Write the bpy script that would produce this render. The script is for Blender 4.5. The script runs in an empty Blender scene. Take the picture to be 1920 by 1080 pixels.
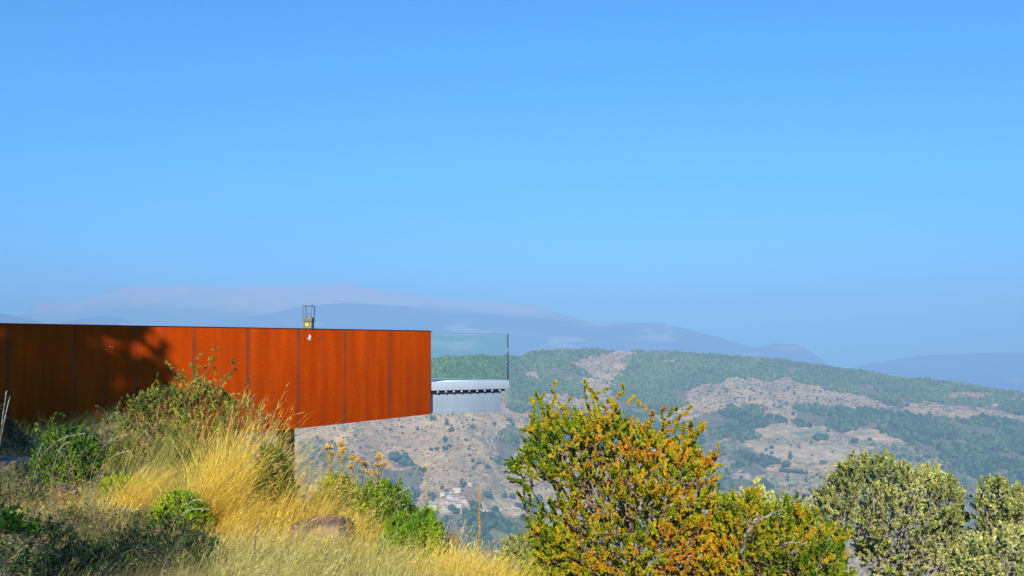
import bpy, math, random
import numpy as np
from mathutils import Vector

rng = np.random.default_rng(7)
random.seed(7)
R = math.radians
S = bpy.context.scene
COL = S.collection
F = 1920 * 35 / 36.0            # focal length in photo pixels
HZ = 665.0                      # horizon row in the photo

# ------------------------------------------------------------------ helpers
def at(px, py, d):
    return np.array([(px - 960) / F * d, d, -(py - HZ) / F * d])

def tag(o, label=None, cat=None, group=None, kind=None):
    if label: o['label'] = label
    if cat: o['category'] = cat
    if group: o['group'] = group
    if kind: o['kind'] = kind
    return o

def empty(name, loc, rz=0.0):
    o = bpy.data.objects.new(name, None)
    o.empty_display_size = 0.2
    COL.objects.link(o)
    o.location = loc
    o.rotation_euler = (0, 0, rz)
    return o

def link(name, me, mat, parent=None, loc=None):
    if mat is not None and not me.materials:
        me.materials.append(mat)
    o = bpy.data.objects.new(name, me)
    COL.objects.link(o)
    if parent is not None: o.parent = parent
    if loc is not None: o.location = loc
    return o

def mesh_np(name, V, faces, colors=None, smooth=False):
    """V (n,3); faces: list of int arrays (m,k); colors per vertex (n,3)"""
    V = np.asarray(V, np.float32)
    me = bpy.data.meshes.new(name)
    me.vertices.add(len(V))
    me.vertices.foreach_set('co', V.ravel())
    loops, starts, tot = [], [], 0
    for f in faces:
        f = np.asarray(f, np.int32)
        if len(f) == 0: continue
        m, k = f.shape
        loops.append(f.ravel())
        starts.append(tot + np.arange(m, dtype=np.int32) * k)
        tot += m * k
    loops = np.concatenate(loops); starts = np.concatenate(starts)
    me.loops.add(tot)
    me.loops.foreach_set('vertex_index', loops)
    me.polygons.add(len(starts))
    me.polygons.foreach_set('loop_start', starts)
    if smooth:
        me.polygons.foreach_set('use_smooth', np.ones(len(starts), bool))
    me.update(calc_edges=True)
    if colors is not None:
        a = me.attributes.new('Col', 'FLOAT_COLOR', 'POINT')
        c = np.ones((len(V), 4), np.float32)
        c[:, :3] = colors
        a.data.foreach_set('color', c.ravel())
    return me

class Geo:
    """collects vertices / faces / colours into one mesh"""
    def __init__(s): s.V, s.C, s.T, s.Q, s.n = [], [], [], [], 0
    def add(s, V, tris=None, quads=None, col=(1, 1, 1)):
        V = np.asarray(V, float).reshape(-1, 3)
        c = np.broadcast_to(np.asarray(col, float), (len(V), 3)) if np.ndim(col) == 1 else np.asarray(col, float)
        s.V.append(V); s.C.append(c)
        if tris is not None and len(tris): s.T.append(np.asarray(tris) + s.n)
        if quads is not None and len(quads): s.Q.append(np.asarray(quads) + s.n)
        s.n += len(V)
    def mesh(s, name, smooth=False, origin=(0, 0, 0)):
        f = []
        if s.T: f.append(np.concatenate(s.T))
        if s.Q: f.append(np.concatenate(s.Q))
        return mesh_np(name, np.concatenate(s.V) - np.asarray(origin), f, np.concatenate(s.C), smooth)

def norm(a):
    return a / np.maximum(np.linalg.norm(a, axis=-1, keepdims=True), 1e-9)

def _hash(ix, iy, seed):
    h = (ix.astype(np.int64) * 374761393 + iy.astype(np.int64) * 668265263 + seed * 974711) & 0xffffffff
    h = ((h ^ (h >> 13)) * 1274126177) & 0xffffffff
    return ((h ^ (h >> 16)) & 0xffff) / 65535.0

def vnoise(x, y, seed=0):
    x = np.asarray(x, float); y = np.asarray(y, float)
    ix, iy = np.floor(x), np.floor(y)
    fx, fy = x - ix, y - iy
    fx = fx * fx * (3 - 2 * fx); fy = fy * fy * (3 - 2 * fy)
    a = _hash(ix, iy, seed); b = _hash(ix + 1, iy, seed)
    c = _hash(ix, iy + 1, seed); d = _hash(ix + 1, iy + 1, seed)
    return (a * (1 - fx) + b * fx) * (1 - fy) + (c * (1 - fx) + d * fx) * fy

def fbm(x, y, seed=0, oct=4, gain=.5):
    s, a, t = 0, 1, 0
    for i in range(oct):
        s = s + a * vnoise(x * 2 ** i + 17.3 * i, y * 2 ** i - 9.1 * i, seed + i); t += a; a *= gain
    return s / t                       # 0..1

def inpoly(px, py, poly):
    poly = np.asarray(poly, float)
    r = np.zeros(np.shape(px), bool)
    j = len(poly) - 1
    for i in range(len(poly)):
        xi, yi = poly[i]; xj, yj = poly[j]
        c = ((yi > py) != (yj > py)) & (px < (xj - xi) * (py - yi) / ((yj - yi) or 1e-9) + xi)
        r ^= c
        j = i
    return r

# --------------------------------------------------------------- materials
def nt(m): return m.node_tree.nodes, m.node_tree.links

def new_mat(name, rough=.8, spec=.2):
    m = bpy.data.materials.new(name); m.use_nodes = True
    b = m.node_tree.nodes['Principled BSDF']
    b.inputs['Roughness'].default_value = rough
    b.inputs['Specular IOR Level'].default_value = spec
    return m, b

def leaf_mat(name, transl=.35, rough=.5, spec=.35, tint=(1, 1, 1)):
    m, b = new_mat(name, rough, spec)
    n, l = nt(m)
    a = n.new('ShaderNodeAttribute'); a.attribute_name = 'Col'
    mx = n.new('ShaderNodeMix'); mx.data_type = 'RGBA'; mx.blend_type = 'MULTIPLY'
    mx.inputs['Factor'].default_value = 1
    l.new(a.outputs['Color'], mx.inputs['A']); mx.inputs['B'].default_value = (*tint, 1)
    l.new(mx.outputs['Result'], b.inputs['Base Color'])
    t = n.new('ShaderNodeBsdfTranslucent'); l.new(mx.outputs['Result'], t.inputs['Color'])
    ms = n.new('ShaderNodeMixShader'); ms.inputs[0].default_value = transl
    l.new(b.outputs[0], ms.inputs[1]); l.new(t.outputs[0], ms.inputs[2])
    l.new(ms.outputs[0], n['Material Output'].inputs['Surface'])
    return m

def noise_mat(name, c1, c2, scale=8, rough=.85, spec=.15, bump=.0, detail=6, attr=False, coord='Object', c3=None, scale2=None, stretch=None, bdist=.02):
    m, b = new_mat(name, rough, spec)
    n, l = nt(m)
    tc = n.new('ShaderNodeTexCoord')
    src = tc.outputs[coord]
    if stretch:
        mp = n.new('ShaderNodeMapping'); mp.inputs['Scale'].default_value = stretch
        l.new(src, mp.inputs['Vector']); src = mp.outputs[0]
    nz = n.new('ShaderNodeTexNoise'); nz.inputs['Scale'].default_value = scale; nz.inputs['Detail'].default_value = detail
    nz.inputs['Roughness'].default_value = .65
    l.new(src, nz.inputs['Vector'])
    r = n.new('ShaderNodeValToRGB')
    r.color_ramp.elements[0].position = .35; r.color_ramp.elements[1].position = .65
    r.color_ramp.elements[0].color = (*c1, 1); r.color_ramp.elements[1].color = (*c2, 1)
    l.new(nz.outputs['Fac'], r.inputs[0])
    out = r.outputs[0]
    if c3 is not None:
        n2 = n.new('ShaderNodeTexNoise'); n2.inputs['Scale'].default_value = scale2; n2.inputs['Detail'].default_value = 4
        l.new(src, n2.inputs['Vector'])
        r2 = n.new('ShaderNodeValToRGB'); r2.color_ramp.elements[0].position = .5; r2.color_ramp.elements[1].position = .68
        l.new(n2.outputs['Fac'], r2.inputs[0])
        mx = n.new('ShaderNodeMix'); mx.data_type = 'RGBA'
        l.new(r2.outputs[0], mx.inputs['Factor']); l.new(out, mx.inputs['A']); mx.inputs['B'].default_value = (*c3, 1)
        out = mx.outputs['Result']
    if attr:
        a = n.new('ShaderNodeAttribute'); a.attribute_name = 'Col'
        mx = n.new('ShaderNodeMix'); mx.data_type = 'RGBA'; mx.blend_type = 'MULTIPLY'; mx.inputs['Factor'].default_value = 1
        l.new(out, mx.inputs['A']); l.new(a.outputs['Color'], mx.inputs['B'])
        out = mx.outputs['Result']
    l.new(out, b.inputs['Base Color'])
    if bump:
        bp = n.new('ShaderNodeBump'); bp.inputs['Strength'].default_value = bump; bp.inputs['Distance'].default_value = bdist
        l.new(nz.outputs['Fac'], bp.inputs['Height']); l.new(bp.outputs[0], b.inputs['Normal'])
    return m

M = {}
M['leaf'] = leaf_mat('leaf', .30)
M['leaf_matte'] = leaf_mat('leaf_matte', .22, .7, .15)
M['grass'] = leaf_mat('dry_grass', .35, .6, .2)
M['far_foliage'] = leaf_mat('far_foliage', .0, .9, .05)
M['bark'] = noise_mat('bark', (.16, .11, .07), (.38, .30, .22), 30, bump=.3)
M['bark_grey'] = noise_mat('bark_grey', (.20, .17, .14), (.42, .37, .31), 26, bump=.3)
M['bark_brown'] = noise_mat('bark_brown', (.12, .08, .04), (.30, .21, .11), 30, bump=.3)
M['rock'] = noise_mat('rock', (.12, .065, .065), (.30, .18, .16), 5, bump=1.0, bdist=.06, detail=12, c3=(.36, .24, .14), scale2=2.2)
M['ground'] = noise_mat('ground_soil', (.75, .72, .70), (1.15, 1.1, 1.05), 9, bump=.8, attr=True)
M['hill'] = noise_mat('hill_soil', (.66, .68, .70), (1.26, 1.22, 1.16), .05, attr=True, detail=12, bump=1.0, bdist=5.0)
M['mountain'] = noise_mat('mountain_rock', (.85, .85, .85), (1.12, 1.12, 1.12), .004, attr=True, detail=8)
M['paint'] = noise_mat('blue_grey_paint', (.255, .32, .40), (.30, .37, .455), 1.4, rough=.5, spec=.4, stretch=(1, 1, .2))
M['paint_light'] = noise_mat('pale_blue_paint', (.36, .43, .52), (.41, .48, .57), 1.4, rough=.5, spec=.4, stretch=(1, 1, .2))
M['deck'] = noise_mat('pale_deck', (.80, .84, .78), (.86, .89, .84), 5, rough=.6)
M['dark_steel'] = noise_mat('dark_steel', (.045, .030, .024), (.085, .05, .035), 7, rough=.7)
M['grey_metal'] = noise_mat('grey_metal', (.135, .13, .09), (.165, .155, .11), 20, rough=.55, spec=.4)
M['wire'] = noise_mat('wire_metal', (.12, .13, .16), (.16, .17, .2), 20, rough=.5, spec=.4)
M['yellow'] = noise_mat('yellow_sticker', (.74, .78, .01), (.80, .82, .02), 30)
M['zinc'] = noise_mat('zinc_bolt', (.7, .7, .7), (.8, .8, .8), 30, rough=.4)
M['orange_rust'] = noise_mat('rust_spot', (.5, .12, .02), (.6, .16, .03), 30)
M['plaster'] = noise_mat('plaster', (.56, .49, .40), (.66, .58, .48), .5)
M['plaster_white'] = noise_mat('plaster_white', (.62, .60, .56), (.70, .68, .63), .5)
M['stone_wall'] = noise_mat('stone_wall', (.42, .36, .28), (.58, .50, .40), .8)
M['roof_tile'] = noise_mat('roof_tile', (.42, .28, .20), (.55, .38, .28), .6)
M['roof_pale'] = noise_mat('roof_pale', (.50, .44, .38), (.62, .56, .49), .4)
M['window_dark'] = noise_mat('window_dark', (.03, .035, .04), (.06, .06, .07), 3, rough=.3, spec=.5)

# weathering steel: rust with vertical streaks, stained seams between the plates
def corten():
    m, b = new_mat('weathering_steel', .95, .0)
    n, l = nt(m)
    tc = n.new('ShaderNodeTexCoord')
    sep = n.new('ShaderNodeSeparateXYZ'); l.new(tc.outputs['Object'], sep.inputs[0])
    def noise(scale, stretch, detail=6):
        mp = n.new('ShaderNodeMapping'); mp.inputs['Scale'].default_value = stretch
        l.new(tc.outputs['Object'], mp.inputs['Vector'])
        z = n.new('ShaderNodeTexNoise'); z.inputs['Scale'].default_value = scale; z.inputs['Detail'].default_value = detail
        l.new(mp.outputs[0], z.inputs['Vector']); return z.outputs['Fac']
    def math_(op, a, bb=None, c=None):
        x = n.new('ShaderNodeMath'); x.operation = op
        for i, v in enumerate((a, bb, c)):
            if v is None: continue
            if isinstance(v, (int, float)): x.inputs[i].default_value = v
            else: l.new(v, x.inputs[i])
        return x.outputs[0]
    def ramp(f, p0, p1, c0, c1):
        r = n.new('ShaderNodeValToRGB'); r.color_ramp.elements[0].position = p0; r.color_ramp.elements[1].position = p1
        r.color_ramp.elements[0].color = (*c0, 1); r.color_ramp.elements[1].color = (*c1, 1)
        l.new(f, r.inputs[0]); return r.outputs[0]
    def mix(f, a, bb, t='MIX'):
        x = n.new('ShaderNodeMix'); x.data_type = 'RGBA'; x.blend_type = t
        for k, v in (('Factor', f), ('A', a), ('B', bb)):
            if isinstance(v, tuple): x.inputs[k].default_value = (*v, 1)
            elif isinstance(v, (int, float)): x.inputs[k].default_value = v
            else: l.new(v, x.inputs[k])
        return x.outputs['Result']
    streak = noise(1.0, (5, 5, .45), 8)
    fine = noise(40, (1, 1, .5), 6)
    blotch = noise(1.1, (1, 1, .55), 12)
    base = ramp(streak, .33, .70, CORT_A, CORT_B)
    base = mix(math_('MULTIPLY', ramp(fine, .42, .62, (0, 0, 0), (1, 1, 1)), .45), base, (.20, .034, .003))
    base = mix(math_('MULTIPLY', ramp(blotch, .5, .75, (0, 0, 0), (1, 1, 1)), .45), base, (.24, .036, .003))
    # seam stains every plate width
    wob = math_('MULTIPLY', math_('SUBTRACT', noise(1.2, (.3, .3, 1), 3), .5), .05)
    x = math_('ADD', sep.outputs['X'], wob)
    md = math_('PINGPONG', x, PLATE / 2.0)      # 0 at the seams
    halo = ramp(md, .0, .085, (1, 1, 1), (0, 0, 0))
    vary = ramp(noise(1.0, (.8, .8, .9), 3), .30, .62, (.25, .25, .25), (1, 1, 1))
    halo = math_('MULTIPLY', halo, vary)
    base = mix(math_('MULTIPLY', halo, .62), base, (.085, .042, .026))
    line = ramp(math_('PINGPONG', sep.outputs['X'], PLATE / 2.0), .006, .013, (1, 1, 1), (0, 0, 0))
    base = mix(math_('MULTIPLY', line, .35), base, (.05, .025, .018))
    # a half plate streak, fainter
    md2 = math_('PINGPONG', math_('ADD', x, PLATE / 2), PLATE / 2.0)
    h2 = math_('MULTIPLY', ramp(md2, .0, .05, (1, 1, 1), (0, 0, 0)), math_('MULTIPLY', vary, .28))
    base = mix(h2, base, (.10, .035, .03))
    l.new(base, b.inputs['Base Color'])
    bp = n.new('ShaderNodeBump'); bp.inputs['Strength'].default_value = .25; bp.inputs['Distance'].default_value = .004
    l.new(fine, bp.inputs['Height']); l.new(bp.outputs[0], b.inputs['Normal'])
    return m
PLATE = 1.157
CORT_A = (.38, .040, .0010); CORT_B = (.54, .068, .0010)
M['corten'] = corten()

def glass_mat(name, col, gl=.0):
    m = bpy.data.materials.new(name); m.use_nodes = True
    n, l = nt(m); n.remove(n['Principled BSDF'])
    t = n.new('ShaderNodeBsdfTransparent'); t.inputs[0].default_value = (*col, 1)
    g = n.new('ShaderNodeBsdfGlossy'); g.inputs['Roughness'].default_value = .02
    fr = n.new('ShaderNodeFresnel'); fr.inputs['IOR'].default_value = 1.45
    ge = n.new('ShaderNodeNewGeometry'); inv = n.new('ShaderNodeMath'); inv.operation = 'SUBTRACT'; inv.inputs[0].default_value = 1
    l.new(ge.outputs['Backfacing'], inv.inputs[1])
    mu = n.new('ShaderNodeMath'); mu.operation = 'MULTIPLY'; fs = n.new('ShaderNodeMath'); fs.operation = 'MINIMUM'; fs.inputs[1].default_value = gl; l.new(fr.outputs[0], fs.inputs[0]); l.new(fs.outputs[0], mu.inputs[0]); l.new(inv.outputs[0], mu.inputs[1])
    ms = n.new('ShaderNodeMixShader'); l.new(mu.outputs[0], ms.inputs[0])
    l.new(t.outputs[0], ms.inputs[1]); l.new(g.outputs[0], ms.inputs[2])
    l.new(ms.outputs[0], n['Material Output'].inputs['Surface'])
    return m
M['glass'] = glass_mat('tinted_glass', (.968, .995, .96))
M['glass_clear'] = glass_mat('clear_glass', (.968, .995, .96), 0)
M['glass_edge'], _b = new_mat('glass_edge', .2, .5); _b.inputs['Base Color'].default_value = (.03, .09, .085, 1)

# ------------------------------------------------------------------ camera
cam = bpy.data.cameras.new('camera')
cam.lens = 35; cam.sensor_width = 36; cam.clip_start = .1; cam.clip_end = 60000
cam.shift_y = (HZ - 540) / 1920
co = bpy.data.objects.new('camera', cam); COL.objects.link(co)
co.location = (0, 0, 0); co.rotation_euler = (R(90), 0, 0)
S.camera = co

# ------------------------------------------------------------------- light
SUN_EL, SUN_AZ = 27.0, -172.0       # azimuth clockwise from +Y (north = view)
sd = np.array([math.sin(R(SUN_AZ)) * math.cos(R(SUN_EL)), math.cos(R(SUN_AZ)) * math.cos(R(SUN_EL)), math.sin(R(SUN_EL))])
sl = bpy.data.lights.new('sun', 'SUN'); sl.energy = 5.0; sl.angle = R(.53); sl.color = (1, .90, .74)
so = bpy.data.objects.new('sun', sl); COL.objects.link(so)
so.rotation_euler = Vector(sd).to_track_quat('Z', 'Y').to_euler(); so.location = (0, -20, 40)
w = bpy.data.worlds.new('World'); S.world = w; w.use_nodes = True
n, l = w.node_tree.nodes, w.node_tree.links
sky = n.new('ShaderNodeTexSky'); sky.sky_type = 'NISHITA'; sky.sun_disc = False
sky.sun_elevation = R(SUN_EL); sky.sun_rotation = R(SUN_AZ)
sky.altitude = 900; sky.air_density = 1.0; sky.dust_density = .3; sky.ozone_density = 2.5
SKYTINT = (.09, .74, 1.22)
mx = n.new('ShaderNodeMix'); mx.data_type = 'RGBA'; mx.blend_type = 'MULTIPLY'; mx.inputs['Factor'].default_value = 1
mx.inputs['B'].default_value = (*SKYTINT, 1)
l.new(sky.outputs[0], mx.inputs['A']); l.new(mx.outputs['Result'], n['Background'].inputs['Color'])
n['Background'].inputs['Strength'].default_value = .092
S.view_settings.view_transform = 'Standard'; S.view_settings.look = 'None'
S.view_settings.exposure = 0.88; S.view_settings.gamma = 1; S.view_settings.use_curve_mapping = False
S.cycles.use_denoising = True
S.cycles.max_bounces = 6; S.cycles.diffuse_bounces = 3; S.cycles.transparent_max_bounces = 12
S.cycles.volume_bounces = 0
S.cycles.use_adaptive_sampling = False

# ------------------------------------------------------------------ ground
EDGE_N = norm(np.array([4.8, 2.8]))
def edge_u(x, y):
    a = (x - 0) * EDGE_N[0] + (y - 7.5) * EDGE_N[1]
    b = (y - 25.0) * .9
    return np.maximum(a, b)
def softplus(t): return np.where(t > 20, t, np.log1p(np.exp(np.minimum(t, 20))))
def ground_h(x, y):
    x = np.asarray(x, float); y = np.asarray(y, float)
    u = edge_u(x, y)
    u = u - 1.6 * np.clip((-5.6 - x) / 1.2, 0, 1) * np.clip((y - 12) / 3, 0, 1)
    z = -1.70 - .55 * softplus((u - .1) / .55)
    z = z - .0 * u
    fade = np.clip(1 - u / 40, 0, 1)
    z = z + (fbm(x * .55, y * .55, 3, 4) - .5) * .26 * fade
    z = z + (fbm(x * 3, y * 3, 5, 3) - .5) * .07 * fade
    # a low mound under the tall shrubs
    z = z + .42 * np.exp(-(((x + 7.0) / 2.0) ** 2 + ((y - 18.3) / 1.9) ** 2))
    z = z + .18 * np.exp(-(((x + 4.6) / 1.8) ** 2 + ((y - 14.2) / 1.7) ** 2))
    # rises gently towards the left and behind
    z = z + np.clip(-x - 5, 0, 60) * .015 + np.clip(-y, 0, 300) * .02
    return np.maximum(z, -345 + (fbm(x * .01, y * .01, 9, 3) - .5) * 10)

def polar(name, radii, angs, hf, cf, mat, wrap=False):
    rr, aa = np.meshgrid(radii, angs, indexing='ij')
    x = rr * np.sin(aa); y = rr * np.cos(aa)
    z = hf(x, y)
    V = np.stack([x, y, z], -1).reshape(-1, 3)
    nr, na = rr.shape
    i, j = np.meshgrid(np.arange(nr - 1), np.arange(na - 1), indexing='ij')
    a = (i * na + j).ravel()
    q = np.stack([a, a + 1, a + na + 1, a + na], -1)
    c = cf(x.ravel(), y.ravel(), z.ravel())
    me = mesh_np(name, V, [q[:, ::-1]], c, smooth=True)
    return link(name, me, mat)

def lerp(a, b, t): return np.asarray(a) * (1 - t[..., None]) + np.asarray(b) * t[..., None]

def ground_c(x, y, z):
    t = fbm(x * 1.3, y * 1.3, 21, 4)
    c = lerp((.20, .135, .07), (.42, .31, .17), np.clip((t - .3) * 2.4, 0, 1))
    g = np.clip((fbm(x * .8, y * .8, 31, 4) - .55) * 5, 0, 1)
    c = lerp(c, (.10, .11, .035), g * .6)
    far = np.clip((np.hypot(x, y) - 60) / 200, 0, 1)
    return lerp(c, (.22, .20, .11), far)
radii = np.concatenate([np.linspace(.05, 5, 30), np.geomspace(5.1, 30, 240), np.geomspace(30.5, 1300, 90)])
angs = np.concatenate([np.linspace(-math.pi, R(-45), 90)[:-1], np.linspace(R(-45), R(45), 420), np.linspace(R(45), math.pi, 90)[1:]])
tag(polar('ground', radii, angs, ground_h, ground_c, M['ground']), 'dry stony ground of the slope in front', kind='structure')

# ---------------------------------------------------------- opposite hill
CX = [-400, 0, 500, 700, 807, 880, 955, 1000, 1050, 1100, 1150, 1170, 1200, 1280, 1400, 1500, 1600, 1700, 1800, 1850, 1920, 2000, 2400]
CY = [800, 762, 712, 690, 679, 673, 670, 668, 662, 659, 659, 660, 662, 665, 674, 684, 695, 707, 720, 729, 739, 750, 800]
DX = [-400, 0, 700, 900, 1130, 1500, 1920, 2400]
DD = [2100, 2100, 2150, 2400, 2950, 2850, 2600, 2500]
YB, ZB = 1250.0, -345.0
def hill_h(x, y):
    y_ = np.maximum(y, 1.0)
    px = 960 + F * x / y_
    dc = np.interp(px, DX, DD) ; zc = -(np.interp(px, CX, CY) - HZ) / F * dc
    t = (y - YB) / (dc - YB)
    z = ZB + (zc - ZB) * t
    # gentle spurs and gullies, fading out at the crest
    f = np.clip(1.15 - t, 0, 1) ** .6 * np.clip(t * 6 + .4, 0, 1)
    rid = fbm(x * .0042 + 3, y * .0013, 41, 4)
    z = z + (rid - .5) * 80 * f + (fbm(x * .018, y * .012, 45, 4) - .5) * 17 * np.clip(f + .12, 0, 1)
    z = z + (fbm(x * .07, y * .07, 47, 3) - .5) * 3.0
    # the ravine below the platform
    rx = np.abs(px - 745 + (y - 1700) * .03) / 60
    z = z - 26 * np.exp(-rx ** 2) * f
    rx = np.abs(px - 955) / 32
    z = z - 15 * np.exp(-rx ** 2) * f
    back = zc - (y - dc) * .32
    zz = np.where(t > 1, np.maximum(back, -360), z)
    zz = np.where(t < 0, ZB + (fbm(x * .0042 + 3, y * .0013, 41, 4) - .5) * 30 , zz)
    return zz

FOREST = [
 [(790,670),(1000,655),(1060,650),(1130,646),(1162,652),(1120,664),(1090,670),(1072,680),(1070,686),(1095,694),(1102,704),(1088,712),(1092,735),(1085,748),(1060,742),(1040,735),(1010,735),(1002,762),(985,775),(962,768),(958,735),(955,722),(790,724)],
 [(1195,655),(1240,652),(1400,664),(1500,674),(1600,684),(1700,696),(1800,709),(1850,718),(1925,728),(2000,740),(2000,790),(1925,778),(1860,768),(1790,762),(1760,757),(1730,756),(1695,762),(1650,752),(1600,741),(1560,731),(1530,722),(1500,716),(1475,707),(1442,713),(1420,708),(1372,704),(1345,716),(1300,726),(1286,732),(1284,768),(1240,776),(1185,782),(1158,765),(1148,730),(1165,702),(1182,678),(1190,668)],
 [(1495,768),(1508,758),(1545,768),(1600,770),(1680,773),(1720,782),(1760,788),(1830,785),(1850,778),(1925,796),(2000,800),(2000,960),(1920,955),(1875,935),(1830,900),(1780,872),(1740,852),(1700,830),(1655,808),(1600,798),(1584,815),(1562,812),(1545,798),(1500,802),(1488,792)],
 [(1325,772),(1370,768),(1410,768),(1460,783),(1466,795),(1430,798),(1415,806),(1428,822),(1402,826),(1390,830),(1350,826),(1300,832),(1240,830),(1230,800),(1300,790)],
 [(1368,850),(1400,836),(1412,848),(1402,860),(1455,856),(1462,870),(1430,873),(1436,886),(1430,894),(1412,896),(1398,886),(1368,886),(1388,870),(1368,862)],
 [(1335,902),(1420,898),(1450,908),(1468,930),(1460,955),(1420,952),(1398,925),(1340,920)],
 [(944,806),(958,799),(975,803),(1005,808),(1005,832),(970,832),(966,846),(950,868),(936,882),(928,872),(940,850),(934,836)],
 [(715,880),(745,882),(790,878),(800,888),(790,905),(782,940),(762,942),(750,925),(728,928),(712,915)],
 [(742,856),(758,858),(768,875),(752,880),(742,870)],
 [(925,962),(938,960),(948,972),(960,966),(985,968),(1010,985),(1010,1003),(960,999),(930,990)],
 [(880,962),(900,952),(907,975),(918,992),(902,1008),(878,1000)],
 [(985,935),(1020,942),(1030,968),(1000,962),(985,948)],
 [(840,1010),(900,1012),(940,1030),(1000,1025),(1010,1060),(900,1080),(840,1060)],
 [(1000,760),(1300,800),(1300,830),(1010,850)],
]
CLEAR = [
 [(985,700),(1005,694),(1012,702),(1008,712),(985,710)],
 [(1770,737),(1800,735),(1860,736),(1860,742),(1835,750),(1795,750),(1773,746)],
 [(1238,676),(1286,672),(1282,680),(1240,683)],
 [(1320,682),(1333,682),(1332,686),(1320,687)],
 [(1060,712),(1072,702),(1066,718)],
 [(1885,748),(1925,746),(1925,752),(1885,752)],
 [(1658,792),(1680,792),(1680,797),(1658,797)],
 [(1850,756),(1880,758),(1880,764),(1850,762)],
]
SCRUB_MID = [
 [(1620,845),(1700,832),(1760,860),(1830,905),(1900,950),(1930,1000),(1600,1010),(1600,870)],
 [(1290,830),(1400,830),(1420,845),(1360,905),(1290,905)],
 [(780,960),(900,965),(1000,1010),(1000,1080),(800,1080)],
 [(560,830),(600,820),(660,850),(730,880),(740,920),(650,940),(560,900)],
]
SCRUB_LOW = [
 [(1070,684),(1120,664),(1190,660),(1175,690),(1150,720),(1150,790),(1090,780),(1092,735),(1102,704)],
 [(1290,728),(1372,704),(1440,714),(1500,716),(1700,762),(1790,762),(1925,780),(1925,796),(1830,785),(1760,788),(1680,773),(1510,760),(1460,783),(1330,772),(1284,768)],
 [(555,800),(960,770),(1000,770),(1000,960),(800,960),(555,930)],
 [(1340,830),(1600,800),(1640,850),(1600,1010),(1340,1010)],
]
FIELD = [   # polygon, colour
 ([(1576,801),(1612,799),(1650,806),(1690,808),(1715,822),(1752,832),(1750,838),(1720,838),(1690,826),(1640,826),(1605,822),(1585,815)], (.56, .40, .22)),
 ([(1880,822),(1892,806),(1930,803),(1990,810),(1990,850),(1900,845)], (.54, .37, .23)),
 ([(1412,800),(1470,797),(1545,800),(1560,815),(1545,826),(1440,824),(1420,812)], (.50, .37, .21)),
 ([(1330,835),(1500,830),(1600,835),(1640,860),(1560,870),(1460,862),(1400,840)], (.50, .38, .22)),
 ([(905,934),(925,930),(955,932),(975,944),(986,950),(940,955),(905,955)], (.50, .40, .20)),
 ([(940,958),(985,953),(990,968),(960,968)], (.52, .39, .22)),
 ([(915,985),(935,990),(1000,1002),(1000,1018),(920,1012)], (.50, .38, .20)),
 ([(1340,866),(1385,866),(1390,874),(1340,876)], (.54, .42, .26)),
 ([(1345,888),(1410,886),(1420,900),(1345,900)], (.50, .38, .25)),
 ([(800,940),(870,930),(905,955),(860,975),(800,965)], (.52, .40, .28)),
]
GREEN = [
 [(1480,808),(1545,806),(1545,815),(1500,818)], [(1440,820),(1540,820),(1545,824),(1440,826)],
 [(1430,831),(1560,829),(1560,833),(1430,834)], [(1380,903),(1420,903),(1420,910),(1380,910)],
 [(1600,812),(1640,812),(1640,818),(1602,817)], [(1320,898),(1540,900),(1540,905),(1320,906)],
 [(1330,858),(1360,858),(1360,862),(1330,862)], [(830,1000),(880,1005),(880,1015),(835,1012)],
 [(1590,826),(1700,828),(1730,836),(1600,832)],
]
def proj(x, y, z):
    return 960 + F * x / y, HZ - F * z / y

def hill_c(x, y, z):
    px, py = proj(x, y, z)
    jx = px + (fbm(x * .03, y * .03, 60, 3) - .5) * 22 + (vnoise(x * .09, y * .09, 62) - .5) * 12
    jy = py + (fbm(x * .03, y * .03, 65, 3) - .5) * 13 + (vnoise(x * .09, y * .09, 67) - .5) * 6
    t = fbm(x * .012, y * .012, 51, 5)
    c = lerp((.44, .29, .135), (.61, .42, .205), np.clip((t - .3) * 2.5, 0, 1))
    t2 = np.clip((fbm(x * .006, y * .02, 55, 4) - .5) * 5, 0, 1)
    c = lerp(c, (.44, .335, .22), t2 * .7)                # grey rock
    t3 = np.clip((fbm(x * .004 + 9, y * .004, 58, 4) - .52) * 5, 0, 1)
    c = lerp(c, (.36, .31, .15), t3 * .5)
    # old terraces on the lower slope
    ter = np.clip((np.sin(z * .55 + 4 * fbm(x * .008, y * .008, 70, 3)) - .55) * 2.2, 0, 1) * inpoly(px, py, [(1330, 800), (1660, 800), (1660, 960), (1330, 960)])
    c = lerp(c, (.30, .27, .13), ter * .75)
    for p, col in FIELD:
        m = inpoly(jx * .6 + px * .4, jy * .6 + py * .4, p)
        c[m] = np.asarray(col) * (.95 + .1 * t[m][:, None])
    for p in GREEN: c[inpoly(jx, jy, p)] = (.28, .29, .12)
    for p in SCRUB_MID:
        m = inpoly(jx, jy, p); c[m] = c[m] * .3 + np.array((.19, .20, .10)) * .7
    f = np.zeros(len(px), bool)
    for p in FOREST: f |= inpoly(jx, jy, p)
    for p in CLEAR: f &= ~inpoly(px, py, p)
    c[f] = c[f] * .2 + np.array((.10, .12, .055)) * .8
    # track beside the village
    d = np.abs(py - np.interp(px, [895, 910, 940, 990, 1060], [956, 958, 955, 951, 950]))
    c[(d < 1.2) & (px > 895) & (px < 1060)] = (.66, .60, .52)
    return c

radii = np.concatenate([np.linspace(1150, 1400, 30)[:-1], np.geomspace(1400, 3300, 560), np.linspace(3350, 5200, 30)])
angs = np.linspace(R(-36), R(34), 1250)
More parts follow.
